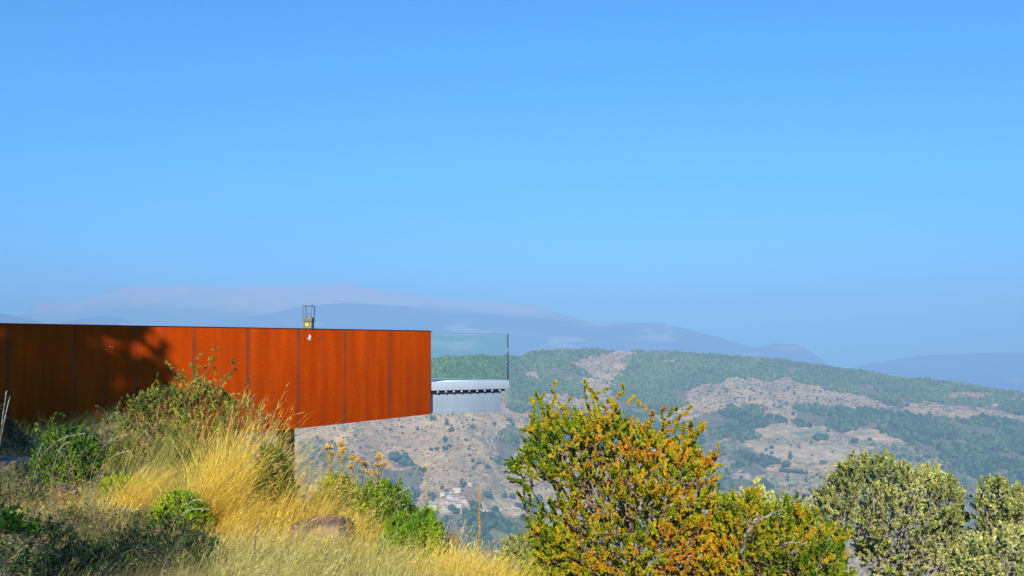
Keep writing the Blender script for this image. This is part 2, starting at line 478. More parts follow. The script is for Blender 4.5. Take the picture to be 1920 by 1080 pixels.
# rows laid out by forward distance so that the crest is crisp
rr, tt = np.meshgrid(radii, np.tan(angs), indexing='ij')
x = rr * tt; y = rr; z = hill_h(x, y)
V = np.stack([x, y, z], -1).reshape(-1, 3)
nr, na = rr.shape
i, j = np.meshgrid(np.arange(nr - 1), np.arange(na - 1), indexing='ij'); a = (i * na + j).ravel()
q = np.stack([a, a + na, a + na + 1, a + 1], -1)
me = mesh_np('hill', V, [q[:, ::-1]], hill_c(x.ravel(), y.ravel(), z.ravel()), smooth=True)
tag(link('hill', me, M['hill']), 'long hill across the valley with bare rocky soil between woods', kind='structure')

# low plain behind the hill, out to the horizon
def plain_h(x, y): return -352 + (fbm(x * .0006, y * .0006, 81, 4) - .5) * 60
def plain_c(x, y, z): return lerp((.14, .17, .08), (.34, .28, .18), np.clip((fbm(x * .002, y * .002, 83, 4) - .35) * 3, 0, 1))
radii = np.concatenate([np.geomspace(1200, 14900, 140)])
angs = np.linspace(R(-42), R(42), 200)
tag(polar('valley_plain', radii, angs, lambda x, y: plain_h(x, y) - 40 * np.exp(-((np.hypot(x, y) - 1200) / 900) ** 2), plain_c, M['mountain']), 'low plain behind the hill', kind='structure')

# ------------------------------------------------------- far mountain chains
def mountain(name, label, prof, D, depth, seed, cfun, pad=0, rough=1.0):
    pxs = np.array([p[0] for p in prof], float); pys = np.array([p[1] for p in prof], float)
    N = 520
    u = np.linspace(pxs[0], pxs[-1], N)
    yl = np.linspace(-1, 1, 150)
    uu, tt = np.meshgrid(u, yl, indexing='ij')
    y = D + tt * depth * np.where(tt < 0, 1.0, .6)
    x = (uu - 960) / F * D
    zr = -(np.interp(uu, pxs, pys) - HZ) / F * D
    t = 1 - np.abs(tt)
    base = -400
    # spurs running down from the ridge
    k_ = D / 15500.
    spur = 1 - np.abs(2 * fbm(x / (1500 * k_) + seed, y / (3800 * k_), seed, 4) - 1)
    body = t ** 1.15
    z = base + (zr - base) * body + (spur - .75) * 620 * k_ * rough * (t * (1 - t)) * 2.0
    z = z + (fbm(x / (380 * k_), y / (380 * k_), seed + 5, 4) - .5) * 90 * k_ * rough * np.clip(1.25 - t, .12, 1)
    V = np.stack([x, y, z], -1).reshape(-1, 3)
    n1, n2 = x.shape
    i, j = np.meshgrid(np.arange(n1 - 1), np.arange(n2 - 1), indexing='ij'); a = (i * n2 + j).ravel()
    q = np.stack([a, a + n2, a + n2 + 1, a + 1], -1)
    c = cfun(uu.ravel(), (HZ - F * z / y).ravel(), x.ravel(), y.ravel(), z.ravel(), t.ravel())
    me = mesh_np(name, V, [q], c, smooth=True)
    return tag(link(name, me, M['mountain']), label, kind='structure')

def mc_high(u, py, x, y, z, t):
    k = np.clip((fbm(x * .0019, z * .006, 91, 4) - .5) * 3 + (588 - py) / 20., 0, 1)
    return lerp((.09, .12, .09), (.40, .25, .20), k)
def mc_hazed(u, py, x, y, z, t):
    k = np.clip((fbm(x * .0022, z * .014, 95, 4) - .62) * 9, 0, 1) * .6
    return lerp((.045, .085, .15), (.50, .40, .36), k)  # dark wooded slopes, with extra haze blue mixed into their colour
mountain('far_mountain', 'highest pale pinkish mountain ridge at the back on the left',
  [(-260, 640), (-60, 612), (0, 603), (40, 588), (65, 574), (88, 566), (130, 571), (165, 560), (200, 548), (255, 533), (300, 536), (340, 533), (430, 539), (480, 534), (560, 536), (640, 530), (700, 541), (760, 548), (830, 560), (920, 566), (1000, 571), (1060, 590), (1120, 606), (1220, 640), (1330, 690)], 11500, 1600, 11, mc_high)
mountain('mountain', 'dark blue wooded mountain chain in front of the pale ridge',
  [(180, 700), (300, 632), (400, 604), (500, 589), (560, 574), (650, 566), (760, 573), (840, 588), (900, 586), (960, 592), (1040, 597), (1100, 606), (1170, 604), (1240, 604), (1290, 617), (1350, 632), (1395, 647), (1420, 651), (1450, 644), (1490, 645), (1515, 657), (1545, 676), (1600, 708), (1700, 740)], 9800, 1350, 23, mc_hazed, rough=.8)
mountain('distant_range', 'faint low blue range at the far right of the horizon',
  [(1440, 740), (1540, 700), (1610, 686), (1680, 673), (1740, 665), (1790, 664), (1850, 661), (1920, 660), (1980, 655), (2080, 672), (2250, 720)], 10200, 1400, 37, mc_hazed, rough=.7)
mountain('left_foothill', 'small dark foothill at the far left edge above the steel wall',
  [(-300, 640), (-120, 592), (-30, 584), (20, 589), (60, 598), (100, 610), (150, 640)], 7000, 700, 43, mc_hazed, rough=.4)
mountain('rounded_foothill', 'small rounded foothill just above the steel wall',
  [(60, 640), (110, 608), (150, 597), (190, 592), (225, 595), (260, 607), (300, 625), (340, 650)], 7200, 640, 49, mc_hazed, rough=.4)

# -------------------------------------------------------------------- haze
HAZE_D = 2.1e-4
HX, HY0, HY1, HZ0, HZ1 = 13000, -2500, 15500, -560, 880
V = [(sx * HX, yy, zz) for sx in (-1, 1) for yy in (HY0, HY1) for zz in (HZ0, HZ1)]
me = mesh_np('haze', V, [np.array([(0, 1, 3, 2), (4, 6, 7, 5), (0, 4, 5, 1), (2, 3, 7, 6), (0, 2, 6, 4), (1, 5, 7, 3)])])
hm = bpy.data.materials.new('haze'); hm.use_nodes = True
n, l = nt(hm); n.remove(n['Principled BSDF'])
pv = n.new('ShaderNodeVolumePrincipled')
HAZE_COL = (.28, .52, .88)
pv.inputs['Color'].default_value = (*HAZE_COL, 1); pv.inputs['Density'].default_value = HAZE_D
pv.inputs['Anisotropy'].default_value = -.22
l.new(pv.outputs[0], n['Material Output'].inputs['Volume'])
tag(link('haze', me, hm), 'pale blue summer haze filling the air over the valley', kind='stuff')

# ------------------------------------------------- instanced blobs in one mesh
def ico(sub=1):
    import bmesh
    bm = bmesh.new(); bmesh.ops.create_icosphere(bm, subdivisions=sub, radius=1)
    v = np.array([p.co[:] for p in bm.verts]); f = np.array([[q.index for q in p.verts] for p in bm.faces]); bm.free()
    return v, f
ICO1, ICO2 = ico(1), ico(2)
def blob_protos(base, k, jit, squash=.85):
    v, f = base; out = []
    for s in range(k):
        r = 1 + (rng.random(len(v)) - .5) * 2 * jit
        p = v * r[:, None]; p[:, 2] *= squash
        out.append(p)
    return out, f
def blob_mass(pos, size, cols, protos, f, name, mat, aspect=1.0):
    """one mesh with a crown at every position"""
    k = len(protos); V, Cc, T, o = [], [], [], 0
    pick = rng.integers(0, k, len(pos)); ang = rng.random(len(pos)) * 6.283
    for s in range(k):
        m = np.where(pick == s)[0]
        if not len(m): continue
        p = protos[s]; ca, sa = np.cos(ang[m])[:, None], np.sin(ang[m])[:, None]
        x = (p[None, :, 0] * ca - p[None, :, 1] * sa); y = (p[None, :, 0] * sa + p[None, :, 1] * ca); z = np.repeat(p[None, :, 2], len(m), 0)
        P = np.stack([x, y, z], -1) * size[m][:, None, None]
        P[..., 2] *= aspect
        P = P + pos[m][:, None, :]
        jit = 1 + (rng.random((len(m), len(p), 1)) - .5) * .5
        V.append(P.reshape(-1, 3)); Cc.append((cols[m][:, None, :] * jit).reshape(-1, 3))
        T.append((f[None] + (np.arange(len(m)) * len(p))[:, None, None]).reshape(-1, 3) + o)
        o += len(m) * len(p)
    return mesh_np(name, np.concatenate(V), [np.concatenate(T)], np.concatenate(Cc))

def scatter_hill(n):
    """random points on the hill as seen, with the photo pixel each falls on"""
    u = rng.random(n); v = rng.random(n)
    y = 1300 + 1750 * v
    pxr = 380 + 1620 * u
    x = (pxr - 960) / F * y
    z = hill_h(x, y); px, py = proj(x, y, z)
    dc = np.interp(pxr, DX, DD)
    return x, y, z, px, py, (y < dc + 25)

x, y, z, px, py, ok = scatter_hill(240000)
inf = np.zeros(len(x), bool)
jx = px + (fbm(x * .03, y * .03, 60, 3) - .5) * 22 + (vnoise(x * .09, y * .09, 62) - .5) * 12; jy = py + (fbm(x * .03, y * .03, 65, 3) - .5) * 13 + (vnoise(x * .09, y * .09, 67) - .5) * 6
fx_, fy_ = jx + rng.normal(size=len(x)) * 4, jy + rng.normal(size=len(x)) * 1.5
for p in FOREST: inf |= inpoly(fx_, fy_, p)
for p in CLEAR: inf &= ~inpoly(fx_ * .5 + px * .5, fy_ * .5 + py * .5, p)
infield = np.zeros(len(x), bool)
for p, c_ in FIELD: infield |= inpoly(px, py, p)
midm = np.zeros(len(x), bool)
for p in SCRUB_MID: midm |= inpoly(jx, jy, p)
gap = fbm(x * .012, y * .012, 101, 3)
keep = ok & inf & (gap > np.where(py < 765, .33, .44)) & (rng.random(len(x)) < np.where(py < 765, .60, .46))
keep |= ok & ~infield & ~inf & (rng.random(len(x)) < .002 + .045 * midm + .008 * (fbm(x * .01, y * .01, 141, 3) > .57))
idx = np.where(keep)[0]
protos, f1 = blob_protos(ICO1, 1, 0), ICO1[1]
pr2, f2 = blob_protos(ICO2, 8, .28, 1.0)
r = np.where(py[idx] < 765, 2.0 + 2.6 * rng.random(len(idx)) ** 1.6, 2.3 + 4.4 * rng.random(len(idx)) ** 2.2) * np.where(inf[idx], 1.0, .72)
pos = np.stack([x[idx], y[idx], z[idx] + r * .75], -1)
tone = rng.random((len(idx), 1))
big = fbm(x[idx] * .01, y[idx] * .01, 111, 3)[:, None]
pine = np.array((.105, .155, .035)); oak = np.array((.05, .085, .03))
w_ = np.clip((780 - py[idx]) / 30, 0, 1)[:, None] * .6 + np.clip((big - .4) * 2, 0, .4)
cols = (oak * (1 - w_) + pine * w_) * (.55 + .95 * tone)
me = blob_mass(pos, r, cols, pr2, f2, 'woodland', M['far_foliage'], 1.05)
tag(link('woodland', me, M['far_foliage']), 'blue green woods covering the crest and folds of the opposite hill', kind='stuff')
print('woodland', len(idx))

# low scrub dotted over the bare slope
bare = ok & ~inf & ~infield
dens = .16 + .75 * midm + .40 * (fbm(x * .02, y * .02, 121, 3) > .58)
keep = bare & (rng.random(len(x)) < dens)
idx = np.where(keep)[0]
pr1, f1 = blob_protos(ICO1, 8, .3, .7)
r = .8 + 1.7 * rng.random(len(idx)) ** 2
pos = np.stack([x[idx], y[idx], z[idx] + r * .3], -1)
cols = np.array((.10, .125, .07)) * (.6 + .9 * rng.random((len(idx), 1))) + np.array((.06, .04, .02)) * rng.random((len(idx), 1))
me = blob_mass(pos, r, cols, pr1, f1, 'scrub', M['far_foliage'])
tag(link('scrub', me, M['far_foliage']), 'low scrub dotted over the bare stony hillside', kind='stuff')
# grey stones
keep = bare & (fbm(x * .015, y * .015, 131, 3) > .5) & (rng.random(len(x)) < .35)
idx = np.where(keep)[0]
r = .5 + 1.5 * rng.random(len(idx)) ** 3
pos = np.stack([x[idx], y[idx], z[idx] + r * .1], -1)
cols = np.array((.46, .38, .29)) * (.6 + .6 * rng.random((len(idx), 1)))
me = blob_mass(pos, r, cols, pr1, f1, 'boulder_field', M['far_foliage'])
tag(link('stones', me, M['far_foliage']), 'pale stones scattered over the bare hillside', kind='stuff')

# ------------------------------------- single trees one can tell apart on the hill
def hill_point(px_, py_):
    d = np.linspace(1250, 3000, 3500)
    xx = (px_ - 960) / F * d
    s = HZ - F * hill_h(xx, d) / d
    k = np.argmax(s <= py_)
    return np.array([xx[k], d[k], float(hill_h(xx[k:k + 1], d[k:k + 1])[0])])

def far_tree_mesh(seed, kind):
    g = Geo(); r_ = np.random.default_rng(seed)
    # lumps of foliage
    nl = 7 if kind != 'tall' else 6
    for k in range(nl):
        v, f = ICO2
        if kind == 'tall': c = np.array([r_.normal(0, .10), r_.normal(0, .10), .45 + 1.6 * k / nl]); s = .34 * (1 - .45 * k / nl)
        elif kind == 'wide': c = np.array([r_.uniform(-.8, .8), r_.uniform(-.4, .4), .45 + r_.uniform(-.1, .25)]); s = .42
        else:
            aa = r_.random() * 6.28; c = np.array([.42 * math.cos(aa), .42 * math.sin(aa), .55 + .55 * r_.random()]); s = .50 - .1 * r_.random()
        p = v * (s * (1 + (r_.random(len(v)) - .5) * .55))[:, None] + c
        col = np.array((.055, .095, .055)) * (.75 + .5 * r_.random((len(v), 1)))
        g.add(p, tris=f, col=col)
    crown = g.mesh('crown')
    g = Geo(); tube_segments(g, np.array([[0, 0, -.25]]), np.array([[.02, 0, .6]]), np.array([.07]), np.array([.045]), 5, (.14, .11, .08))
    return crown, g.mesh('trunk')

def tube_segments(g, A, B, ra, rb, sides=4, col=(1, 1, 1)):
    A = np.asarray(A, float); B = np.asarray(B, float); d = norm(B - A)
    ref = np.where(np.abs(d[:, 2:3]) > .9, [[1., 0, 0]], [[0, 0, 1.]])
    s = norm(np.cross(d, ref)); t = np.cross(s, d)
    k = np.arange(sides) * 2 * math.pi / sides
    ring = s[:, None] * np.cos(k)[None, :, None] + t[:, None] * np.sin(k)[None, :, None]
    va = A[:, None] + ring * np.asarray(ra)[:, None, None]
    vb = B[:, None] + ring * np.asarray(rb)[:, None, None]
    Vv = np.concatenate([va, vb], 1).reshape(-1, 3)
    i = np.arange(sides); j = (i + 1) % sides
    q = np.stack([i, j, j + sides, i + sides], -1)
    Q = (q[None] + (np.arange(len(A)) * 2 * sides)[:, None, None]).reshape(-1, 4)
    c = col if np.ndim(col) == 1 else np.repeat(col, 2 * sides, 0)
    g.add(Vv, quads=Q, col=c)

FT = {k: [far_tree_mesh(200 + 10 * a_ + s, k) for s in range(3)] for a_, k in enumerate(('round', 'tall', 'wide'))}
for k in FT:
    for cr, tr in FT[k]:
        cr.materials.append(M['far_foliage']); tr.materials.append(M['bark'])
def far_tree(px_, py_, wpx, kind, label, group):
    """a tree whose base stands on the hill where the photo shows it, WPX wide in the photo"""
    p = hill_point(px_, py_); s = wpx / F * p[1] / (1.0 if kind == 'tall' else 2.4 if kind == 'wide' else 1.75)
    cr, tr = FT[kind][rng.integers(0, 3)]
    t = empty({'round': 'broadleaf_tree', 'tall': 'poplar_tree', 'wide': 'spreading_tree'}[kind], p, rng.random() * 6.28)
    t.scale = (s, s, s * rng.uniform(.85, 1.1))
    tag(t, label, 'tree', group)
    if wpx > 9:
        link('crown', cr, None, t); link('trunk', tr, None, t)
    else:
        link('crown', cr, None, t)
NAMED = [
 (740, 868, 24, 'round', 'biggest dark round tree on the bare slope under the steel platform'),
 (752, 872, 12, 'round', 'small tree touching the foot of the big round tree on the bare slope'),
 (885, 803, 13, 'wide', 'flat oval dark bush on the bare slope just under the blue grey beam'),
 (834, 827, 10, 'round', 'single round tree on the slope above the row of four little trees'),
 (808, 846, 9, 'round', 'leftmost tree of the row of four on the bare slope'),
 (819, 845, 10, 'round', 'second tree of the row of four on the bare slope'),
 (834, 845, 14, 'round', 'widest tree of the row of four on the bare slope'),
 (843, 839, 9, 'round', 'rightmost and highest tree of the row of four on the bare slope'),
 (881, 838, 9, 'wide', 'lone low tree right of the row of four, on open slope'),
 (921, 862, 11, 'wide', 'lone oval tree left of the wooded gully'),
 (886, 865, 7, 'round', 'small lone tree in the middle of the bare slope above the village'),
 (808, 790, 6, 'tall', 'narrow dark tree just below the corner of the steel box'),
 (956, 790, 16, 'wide', 'dark clump of two joined crowns right of the beam end'),
 (962, 798, 9, 'round', 'small tree hanging below the clump right of the beam end'),
 (915, 935, 19, 'round', 'dark round tree at the left edge of the tan field beside the village'),
 (944, 933, 20, 'wide', 'broad dark tree at the top edge of the tan field'),
 (960, 936, 14, 'round', 'round tree at the top right of the tan field'),
 (972, 952, 22, 'wide', 'broad tree at the right end of the tan field'),
 (985, 958, 18, 'round', 'rounded tree beyond the right end of the tan field'),
 (806, 931, 11, 'round', 'round tree left of the white village house'),
 (829, 918, 9, 'round', 'round tree above the white village house'),
 (836, 922, 7, 'round', 'small tree between the white house and the big pale house'),
 (866, 916, 9, 'tall', 'upright tree right of the big pale house'),
 (873, 910, 8, 'round', 'round tree left of the lonely upper house'),
 (895, 952, 24, 'wide', 'broad dark tree at the right edge of the village'),
 (885, 948, 14, 'round', 'round tree inside the village by the stone wall'),
 (812, 940, 10, 'tall', 'tall tree at the left edge of the village'),
 (766, 932, 10, 'tall', 'tallest poplar in the poplar group left of the village'),
 (773, 936, 12, 'tall', 'middle poplar in the poplar group left of the village'),
 (782, 934, 10, 'tall', 'right hand poplar in the poplar group left of the village'),
 (758, 930, 10, 'tall', 'left hand poplar in the poplar group left of the village'),
 (736, 922, 18, 'round', 'round tree just behind the green shrub near the thistles'),
 (1540, 826, 30, 'wide', 'long dark hedge like tree on the middle terrace'),
 (1603, 831, 14, 'round', 'single round tree under the left end of the big tan field'),
 (1447, 842, 8, 'round', 'small round tree on the upper terrace'),
 (1447, 852, 7, 'round', 'small round tree just under the first one on the terraces'),
 (1482, 862, 9, 'tall', 'narrow tree alone on the middle of the terraces'),
 (1547, 869, 8, 'round', 'small dark tree alone on the right of the terraces'),
 (1475, 878, 16, 'round', 'round tree heading a row of trees on the lower terrace'),
 (1468, 886, 12, 'round', 'first tree of the row on the lower terrace'),
 (1479, 888, 12, 'round', 'second tree of the row on the lower terrace'),
 (1489, 888, 12, 'round', 'third tree of the row on the lower terrace'),
 (1500, 889, 12, 'round', 'fourth tree of the row on the lower terrace'),
 (1511, 890, 14, 'wide', 'last tree of the row on the lower terrace'),
 (1573, 877, 16, 'wide', 'low wide tree left above the grey green tree crown'),
 (1558, 896, 11, 'round', 'round tree left of the grey green tree crown'),
 (1477, 903, 7, 'tall', 'narrow tree below the row on the lower terrace'),
 (1512, 905, 7, 'tall', 'narrow tree right below the row on the lower terrace'),
 (1484, 913, 12, 'wide', 'low tree on the lowest terrace line'),
 (1523, 922, 16, 'wide', 'wide tree on the lowest terrace line'),
 (1475, 932, 12, 'round', 'round tree behind the green and orange bush tips'),
 (1515, 932, 9, 'round', 'round tree on the slope right above the bush tips'),
 (1348, 919, 12, 'round', 'round tree beside the right edge of the orange bush'),
 (1345, 888, 11, 'wide', 'low tree right of the orange bush by the light field'),
 (1364, 890, 14, 'wide', 'wide low tree on the light field right of the orange bush'),
]
for a_ in NAMED:
    far_tree(*a_, 'single trees on the opposite hill')
# more single trees, told apart by nothing but their ground
ZONES = [
 (70, [(1290,735),(1500,720),(1690,765),(1500,765),(1330,768)], (3.5, 6), 'small dark tree dotted on the rocky band below the hill crest'),
 (45, [(1340,835),(1570,830),(1600,900),(1560,955),(1345,950)], (4, 8), 'small bushy tree dotted on the dry terraces of the hill'),
 (50, [(580,815),(800,785),(930,790),(930,900),(800,910),(600,900)], (3.5, 7), 'small bush like tree dotted on the bare slope under the platform'),
 (34, [(1600,840),(1740,850),(1900,960),(1880,1010),(1820,960),(1600,860)], (6, 12), 'mid sized tree in the thin wood behind the grey green trees'),
 (24, [(800,955),(905,960),(930,1010),(980,1030),(820,1010)], (8, 15), 'bushy tree on the valley floor below the village'),
 (16, [(1080,665),(1180,662),(1150,720),(1100,730)], (3.5, 5), 'tiny tree dotted on the bare patch at the hill top'),
]
for cnt, poly, (a0, a1), lab in ZONES:
    P_ = np.array(poly); k = 0
    while k < cnt:
        qx = rng.uniform(P_[:, 0].min(), P_[:, 0].max()); qy = rng.uniform(P_[:, 1].min(), P_[:, 1].max())
        if not inpoly(np.array([qx]), np.array([qy]), poly)[0]: continue
        far_tree(qx, qy, rng.uniform(a0, a1), 'round' if rng.random() < .7 else 'wide', lab, lab.split(' dotted')[0].replace('tree', 'trees') if 'dotted' in lab else 'trees ' + lab.split('tree ')[1])
        k += 1

# ----------------------------------------------------------------- village
def box_geo(g, x0, x1, y0, y1, z0, z1, col=(1, 1, 1), Mx=None):
    v = np.array([(x, y, z) for x in (x0, x1) for y in (y0, y1) for z in (z0, z1)], float)
    if Mx is not None: v = Mx(v)
    g.add(v, quads=[(0, 1, 3, 2), (4, 6, 7, 5), (0, 4, 5, 1), (2, 3, 7, 6), (0, 2, 6, 4), (1, 5, 7, 3)], col=col)
def house(px_, py_, wpx, hpx, label, wallm='plaster', roofm='roof_tile', turn=0.0, dep=7.0, nwin=3, flat=False):
    p = hill_point(px_, py_); k = p[1] / F
    L, H_ = wpx * k * 1.12, hpx * k * 1.25
    t = empty('village_house', p, turn); tag(t, label, 'house', 'houses of the village on the hillside')
    g = Geo(); hw = H_ * .68
    box_geo(g, -L / 2, L / 2, -dep / 2, dep / 2, -3, hw)
    g.add([(-L/2, -dep/2, hw), (-L/2, dep/2, hw), (-L/2, 0, H_ * .97)], tris=[(0, 1, 2)])
    g.add([(L/2, -dep/2, hw), (L/2, dep/2, hw), (L/2, 0, H_ * .97)], tris=[(0, 1, 2)])
    wl = link('wall', g.mesh('wall'), M[wallm], t)
    g = Geo(); e = .5
    if flat: box_geo(g, -L/2 - e, L/2 + e, -dep/2 - e, dep/2 + e, hw + .01, hw + .35)
    else:
        for s_ in (-1, 1):
            v = np.array([(-L/2 - e, s_ * (dep/2 + e), hw - .3), (L/2 + e, s_ * (dep/2 + e), hw - .3), (L/2 + e, 0, H_), (-L/2 - e, 0, H_)])
            v = np.concatenate([v, v + [0, 0, .28]])
            g.add(v, quads=[(0, 1, 2, 3), (4, 7, 6, 5), (0, 4, 5, 1), (1, 5, 6, 2), (2, 6, 7, 3), (3, 7, 4, 0)])
    link('roof', g.mesh('roof'), M[roofm], t)
    for i_ in range(nwin):
        g = Geo(); cx = -L/2 + L * (i_ + .5) / nwin
        box_geo(g, cx - .55, cx + .55, -dep/2 - .06, -dep/2 + .05, hw * .42, hw * .42 + 1.4)
        link('window', g.mesh('window'), M['window_dark'], t)
house(830, 929, 9, 5.5, 'small bright white house at the upper left of the village', 'plaster_white', 'roof_pale', .1)
house(857, 923, 14, 8, 'biggest pale house at the top of the village', 'plaster', 'roof_pale', -.15, 9, 4)
house(881, 911, 9, 7, 'lonely pinkish house highest above the village', 'stone_wall', 'roof_tile', .1, 6, 2)
house(844, 934, 12, 5, 'long low house with pale roof below the white house', 'plaster', 'roof_pale', .35, 6, 3)
house(857, 938, 11, 5, 'low house with pale roof in the middle of the village', 'stone_wall', 'roof_pale', .05, 7, 3)
house(870, 942, 10, 6, 'tan house at the right of the village middle', 'plaster', 'roof_tile', -.2, 6, 3)
house(838, 943, 9, 5, 'tan house left of the village middle with red brown roof', 'stone_wall', 'roof_tile', .2, 6, 2)
house(851, 947, 10, 6, 'stone house on the lower row of the village', 'stone_wall', 'roof_tile', 0, 6, 3)
house(862, 951, 11, 6, 'pale house on the lower row next to the stone house', 'plaster', 'roof_pale', .1, 7, 3)
house(812, 954, 16, 7, 'long tan barn at the lower left of the village', 'plaster', 'roof_pale', -.25, 8, 4)
house(832, 954, 10, 5, 'low house right of the long tan barn', 'stone_wall', 'roof_pale', .15, 6, 2)
house(873, 958, 16, 6, 'long tan house at the lower right of the village', 'plaster', 'roof_tile', -.05, 7, 4)
house(846, 925, 6, 4, 'tiny shed between the white and the big pale house', 'stone_wall', 'roof_tile', .4, 4, 1)
# retaining wall by the road
g = Geo(); pp = [hill_point(q, np.interp(q, [905, 922, 940], [960.5, 960, 957.5])) for q in np.linspace(905, 940, 9)]
for a_, b_ in zip(pp[:-1], pp[1:]):
    h_ = 2.4
    v = np.array([a_ + [0, 0, -2], b_ + [0, 0, -2], b_ + [0, 0, h_], a_ + [0, 0, h_]]); v = np.concatenate([v, v + [0, .8, 0]])
    g.add(v, quads=[(0, 1, 2, 3), (4, 7, 6, 5), (0, 4, 5, 1), (1, 5, 6, 2), (2, 6, 7, 3), (3, 7, 4, 0)])
tag(link('retaining_wall', g.mesh('retaining_wall'), M['plaster_white']), 'low white retaining wall beside the valley road', 'wall')

# --------------------------------------------------------- viewing platform
PO = np.array([-.082 * 24, 24.0, 0.0]); PRZ = math.atan2(.61, .79)
plat = empty('viewing_platform', PO, PRZ)
tag(plat, 'rust red steel box cantilevered out over the valley with a glass railed tip', 'viewing platform')
def bevel(o, w_=.006):
    b = o.modifiers.new('bevel', 'BEVEL'); b.width = w_; b.segments = 2; b.limit_method = 'ANGLE'; return o
ZT = .566; WID = 2.4
def zb(x): return -1.43 + x * .0548
def side_plate(y0, y1):
    g = Geo(); xs = [-16.2, 0]
    v = [(x, y, z) for x in xs for y in (y0, y1) for z in (zb(x), ZT)]
    g.add(v, quads=[(0, 1, 3, 2), (4, 6, 7, 5), (0, 4, 5, 1), (2, 3, 7, 6), (0, 2, 6, 4), (1, 5, 7, 3)])
    return g.mesh('side_plate')
tag(bevel(link('side_plate', side_plate(-.03, .03), M['corten'], plat)), 'rust orange steel side wall facing the viewer')
bevel(link('side_plate', side_plate(WID, WID + .06), M['corten'], plat))
g = Geo(); v = [(x, y, z) for x in (-16.2, -.02) for y in (.032, WID - .002) for z in (zb(x) + .02, zb(x) + .08)]
g.add(v, quads=[(0, 1, 3, 2), (4, 6, 7, 5), (0, 4, 5, 1), (2, 3, 7, 6), (0, 2, 6, 4), (1, 5, 7, 3)])
link('underside', g.mesh('underside'), M['dark_steel'], plat)
# thin capping strip along the top edge
g = Geo(); box_geo(g, -16.2, 0.002, -.045, .045, ZT + .002, ZT + .014)
link('top_rail', g.mesh('top_rail'), M['dark_steel'], plat)
# walkway and tip deck
TIP = 2.40
g = Geo(); box_geo(g, -16, -.001, .034, WID - .004, -.72, -.672)
link('walkway', g.mesh('walkway'), M['deck'], plat)
g = Geo(); box_geo(g, .002, TIP - .03, .045, WID + .02, -.74, -.664)
link('deck', g.mesh('deck'), M['deck'], plat)
for nm, bx in (('fascia', (.035, TIP, .0, .043, -.872, -.655)), ('fascia', (TIP - .028, TIP, .045, WID + .02, -.872, -.655)), ('fascia', (.035, TIP, WID + .022, WID + .06, -.872, -.655))):
    g = Geo(); box_geo(g, *bx); bevel(link(nm, g.mesh(nm), M['paint_light'], plat), .004)
# box girder under the tip with its shadow gap, top flange and bottom flange
g = Geo(); box_geo(g, .004, TIP - .18, .125, WID - .06, -1.405, -.93); bevel(link('girder', g.mesh('girder'), M['paint'], plat), .004)
g = Geo(); box_geo(g, .004, TIP - .06, .02, WID, -1.428, -1.408); bevel(link('bottom_flange', g.mesh('bottom_flange'), M['paint'], plat), .003)
g = Geo(); box_geo(g, .004, TIP - .10, .062, WID - .03, -.928, -.876); link('gap_shade_strip', g.mesh('gap_shade_strip'), M['dark_steel'], plat)  # dark strip set in the gap, its colour standing in for shadow
g = Geo(); box_geo(g, .004, .10, .10, .122, -1.40, -.93); link('joint_plate', g.mesh('joint_plate'), M['paint'], plat)
import bmesh
def cyl_mesh(name, r_, h_, seg=12, axis='Y'):
    bm = bmesh.new(); bmesh.ops.create_cone(bm, cap_ends=True, segments=seg, radius1=r_, radius2=r_, depth=h_)
    if axis == 'Y': bmesh.ops.rotate(bm, verts=bm.verts, cent=(0, 0, 0), matrix=__import__('mathutils').Matrix.Rotation(R(90), 3, 'X'))
    me = bpy.data.meshes.new(name); bm.to_mesh(me); bm.free(); return me
bolt = cyl_mesh('bolt', .024, .04); bolt.materials.append(M['zinc'])
for i_ in range(9):
    link('bolt', bolt, None, plat, (.24 + i_ * .235, .052, -.900))
low = cyl_mesh('nut', .011, .03); low.materials.append(M['dark_steel'])
for i_ in range(9):
    link('nut', low, None, plat, (.31 + i_ * .235, .112, -.972))
g = Geo(); box_geo(g, 1.14, 1.21, .008, .03, -.895, -.873); tag(link('rust_mark', g.mesh('rust_mark'), M['orange_rust'], plat), 'small orange rust mark under the fascia')
# glass balustrade: near side, end, far side
GT = ZT - .04
for nm, bx in (('glass_pane', (.0, TIP - .045, .020, .036, -.655, GT)), ('glass_pane', (TIP - .040, TIP - .024, .02, WID + .02, -.655, GT)), ('glass_pane', (.0, TIP - .045, WID + .03, WID + .046, -.655, GT))):
    g = Geo(); box_geo(g, *bx); link(nm, g.mesh(nm), M['glass' if bx[3] == .036 else 'glass_clear'], plat)
g = Geo(); box_geo(g, TIP - .0445, TIP - .018, .012, .0195, -.655, GT + .003); box_geo(g, TIP - .023, TIP - .016, .0197, .06, -.655, GT + .003)
link('glass_edge', g.mesh('glass_edge'), M['glass_edge'], plat)
g = Geo(); box_geo(g, .0, TIP - .046, .0185, .0375, GT + .0005, GT + .006); link('glass_edge', g.mesh('glass_edge'), M['glass_edge'], plat)
# support column
g = Geo(); box_geo(g, -3.61, -3.34, .42, .46, -7.0, zb(-3.5)+.012); box_geo(g, -3.61, -3.34, .74, .78, -7.0, zb(-3.5)+.012); box_geo(g, -3.495, -3.455, .462, .738, -7.0, zb(-3.5)+.012)
link('support_column', g.mesh('support_column'), M['dark_steel'], plat)
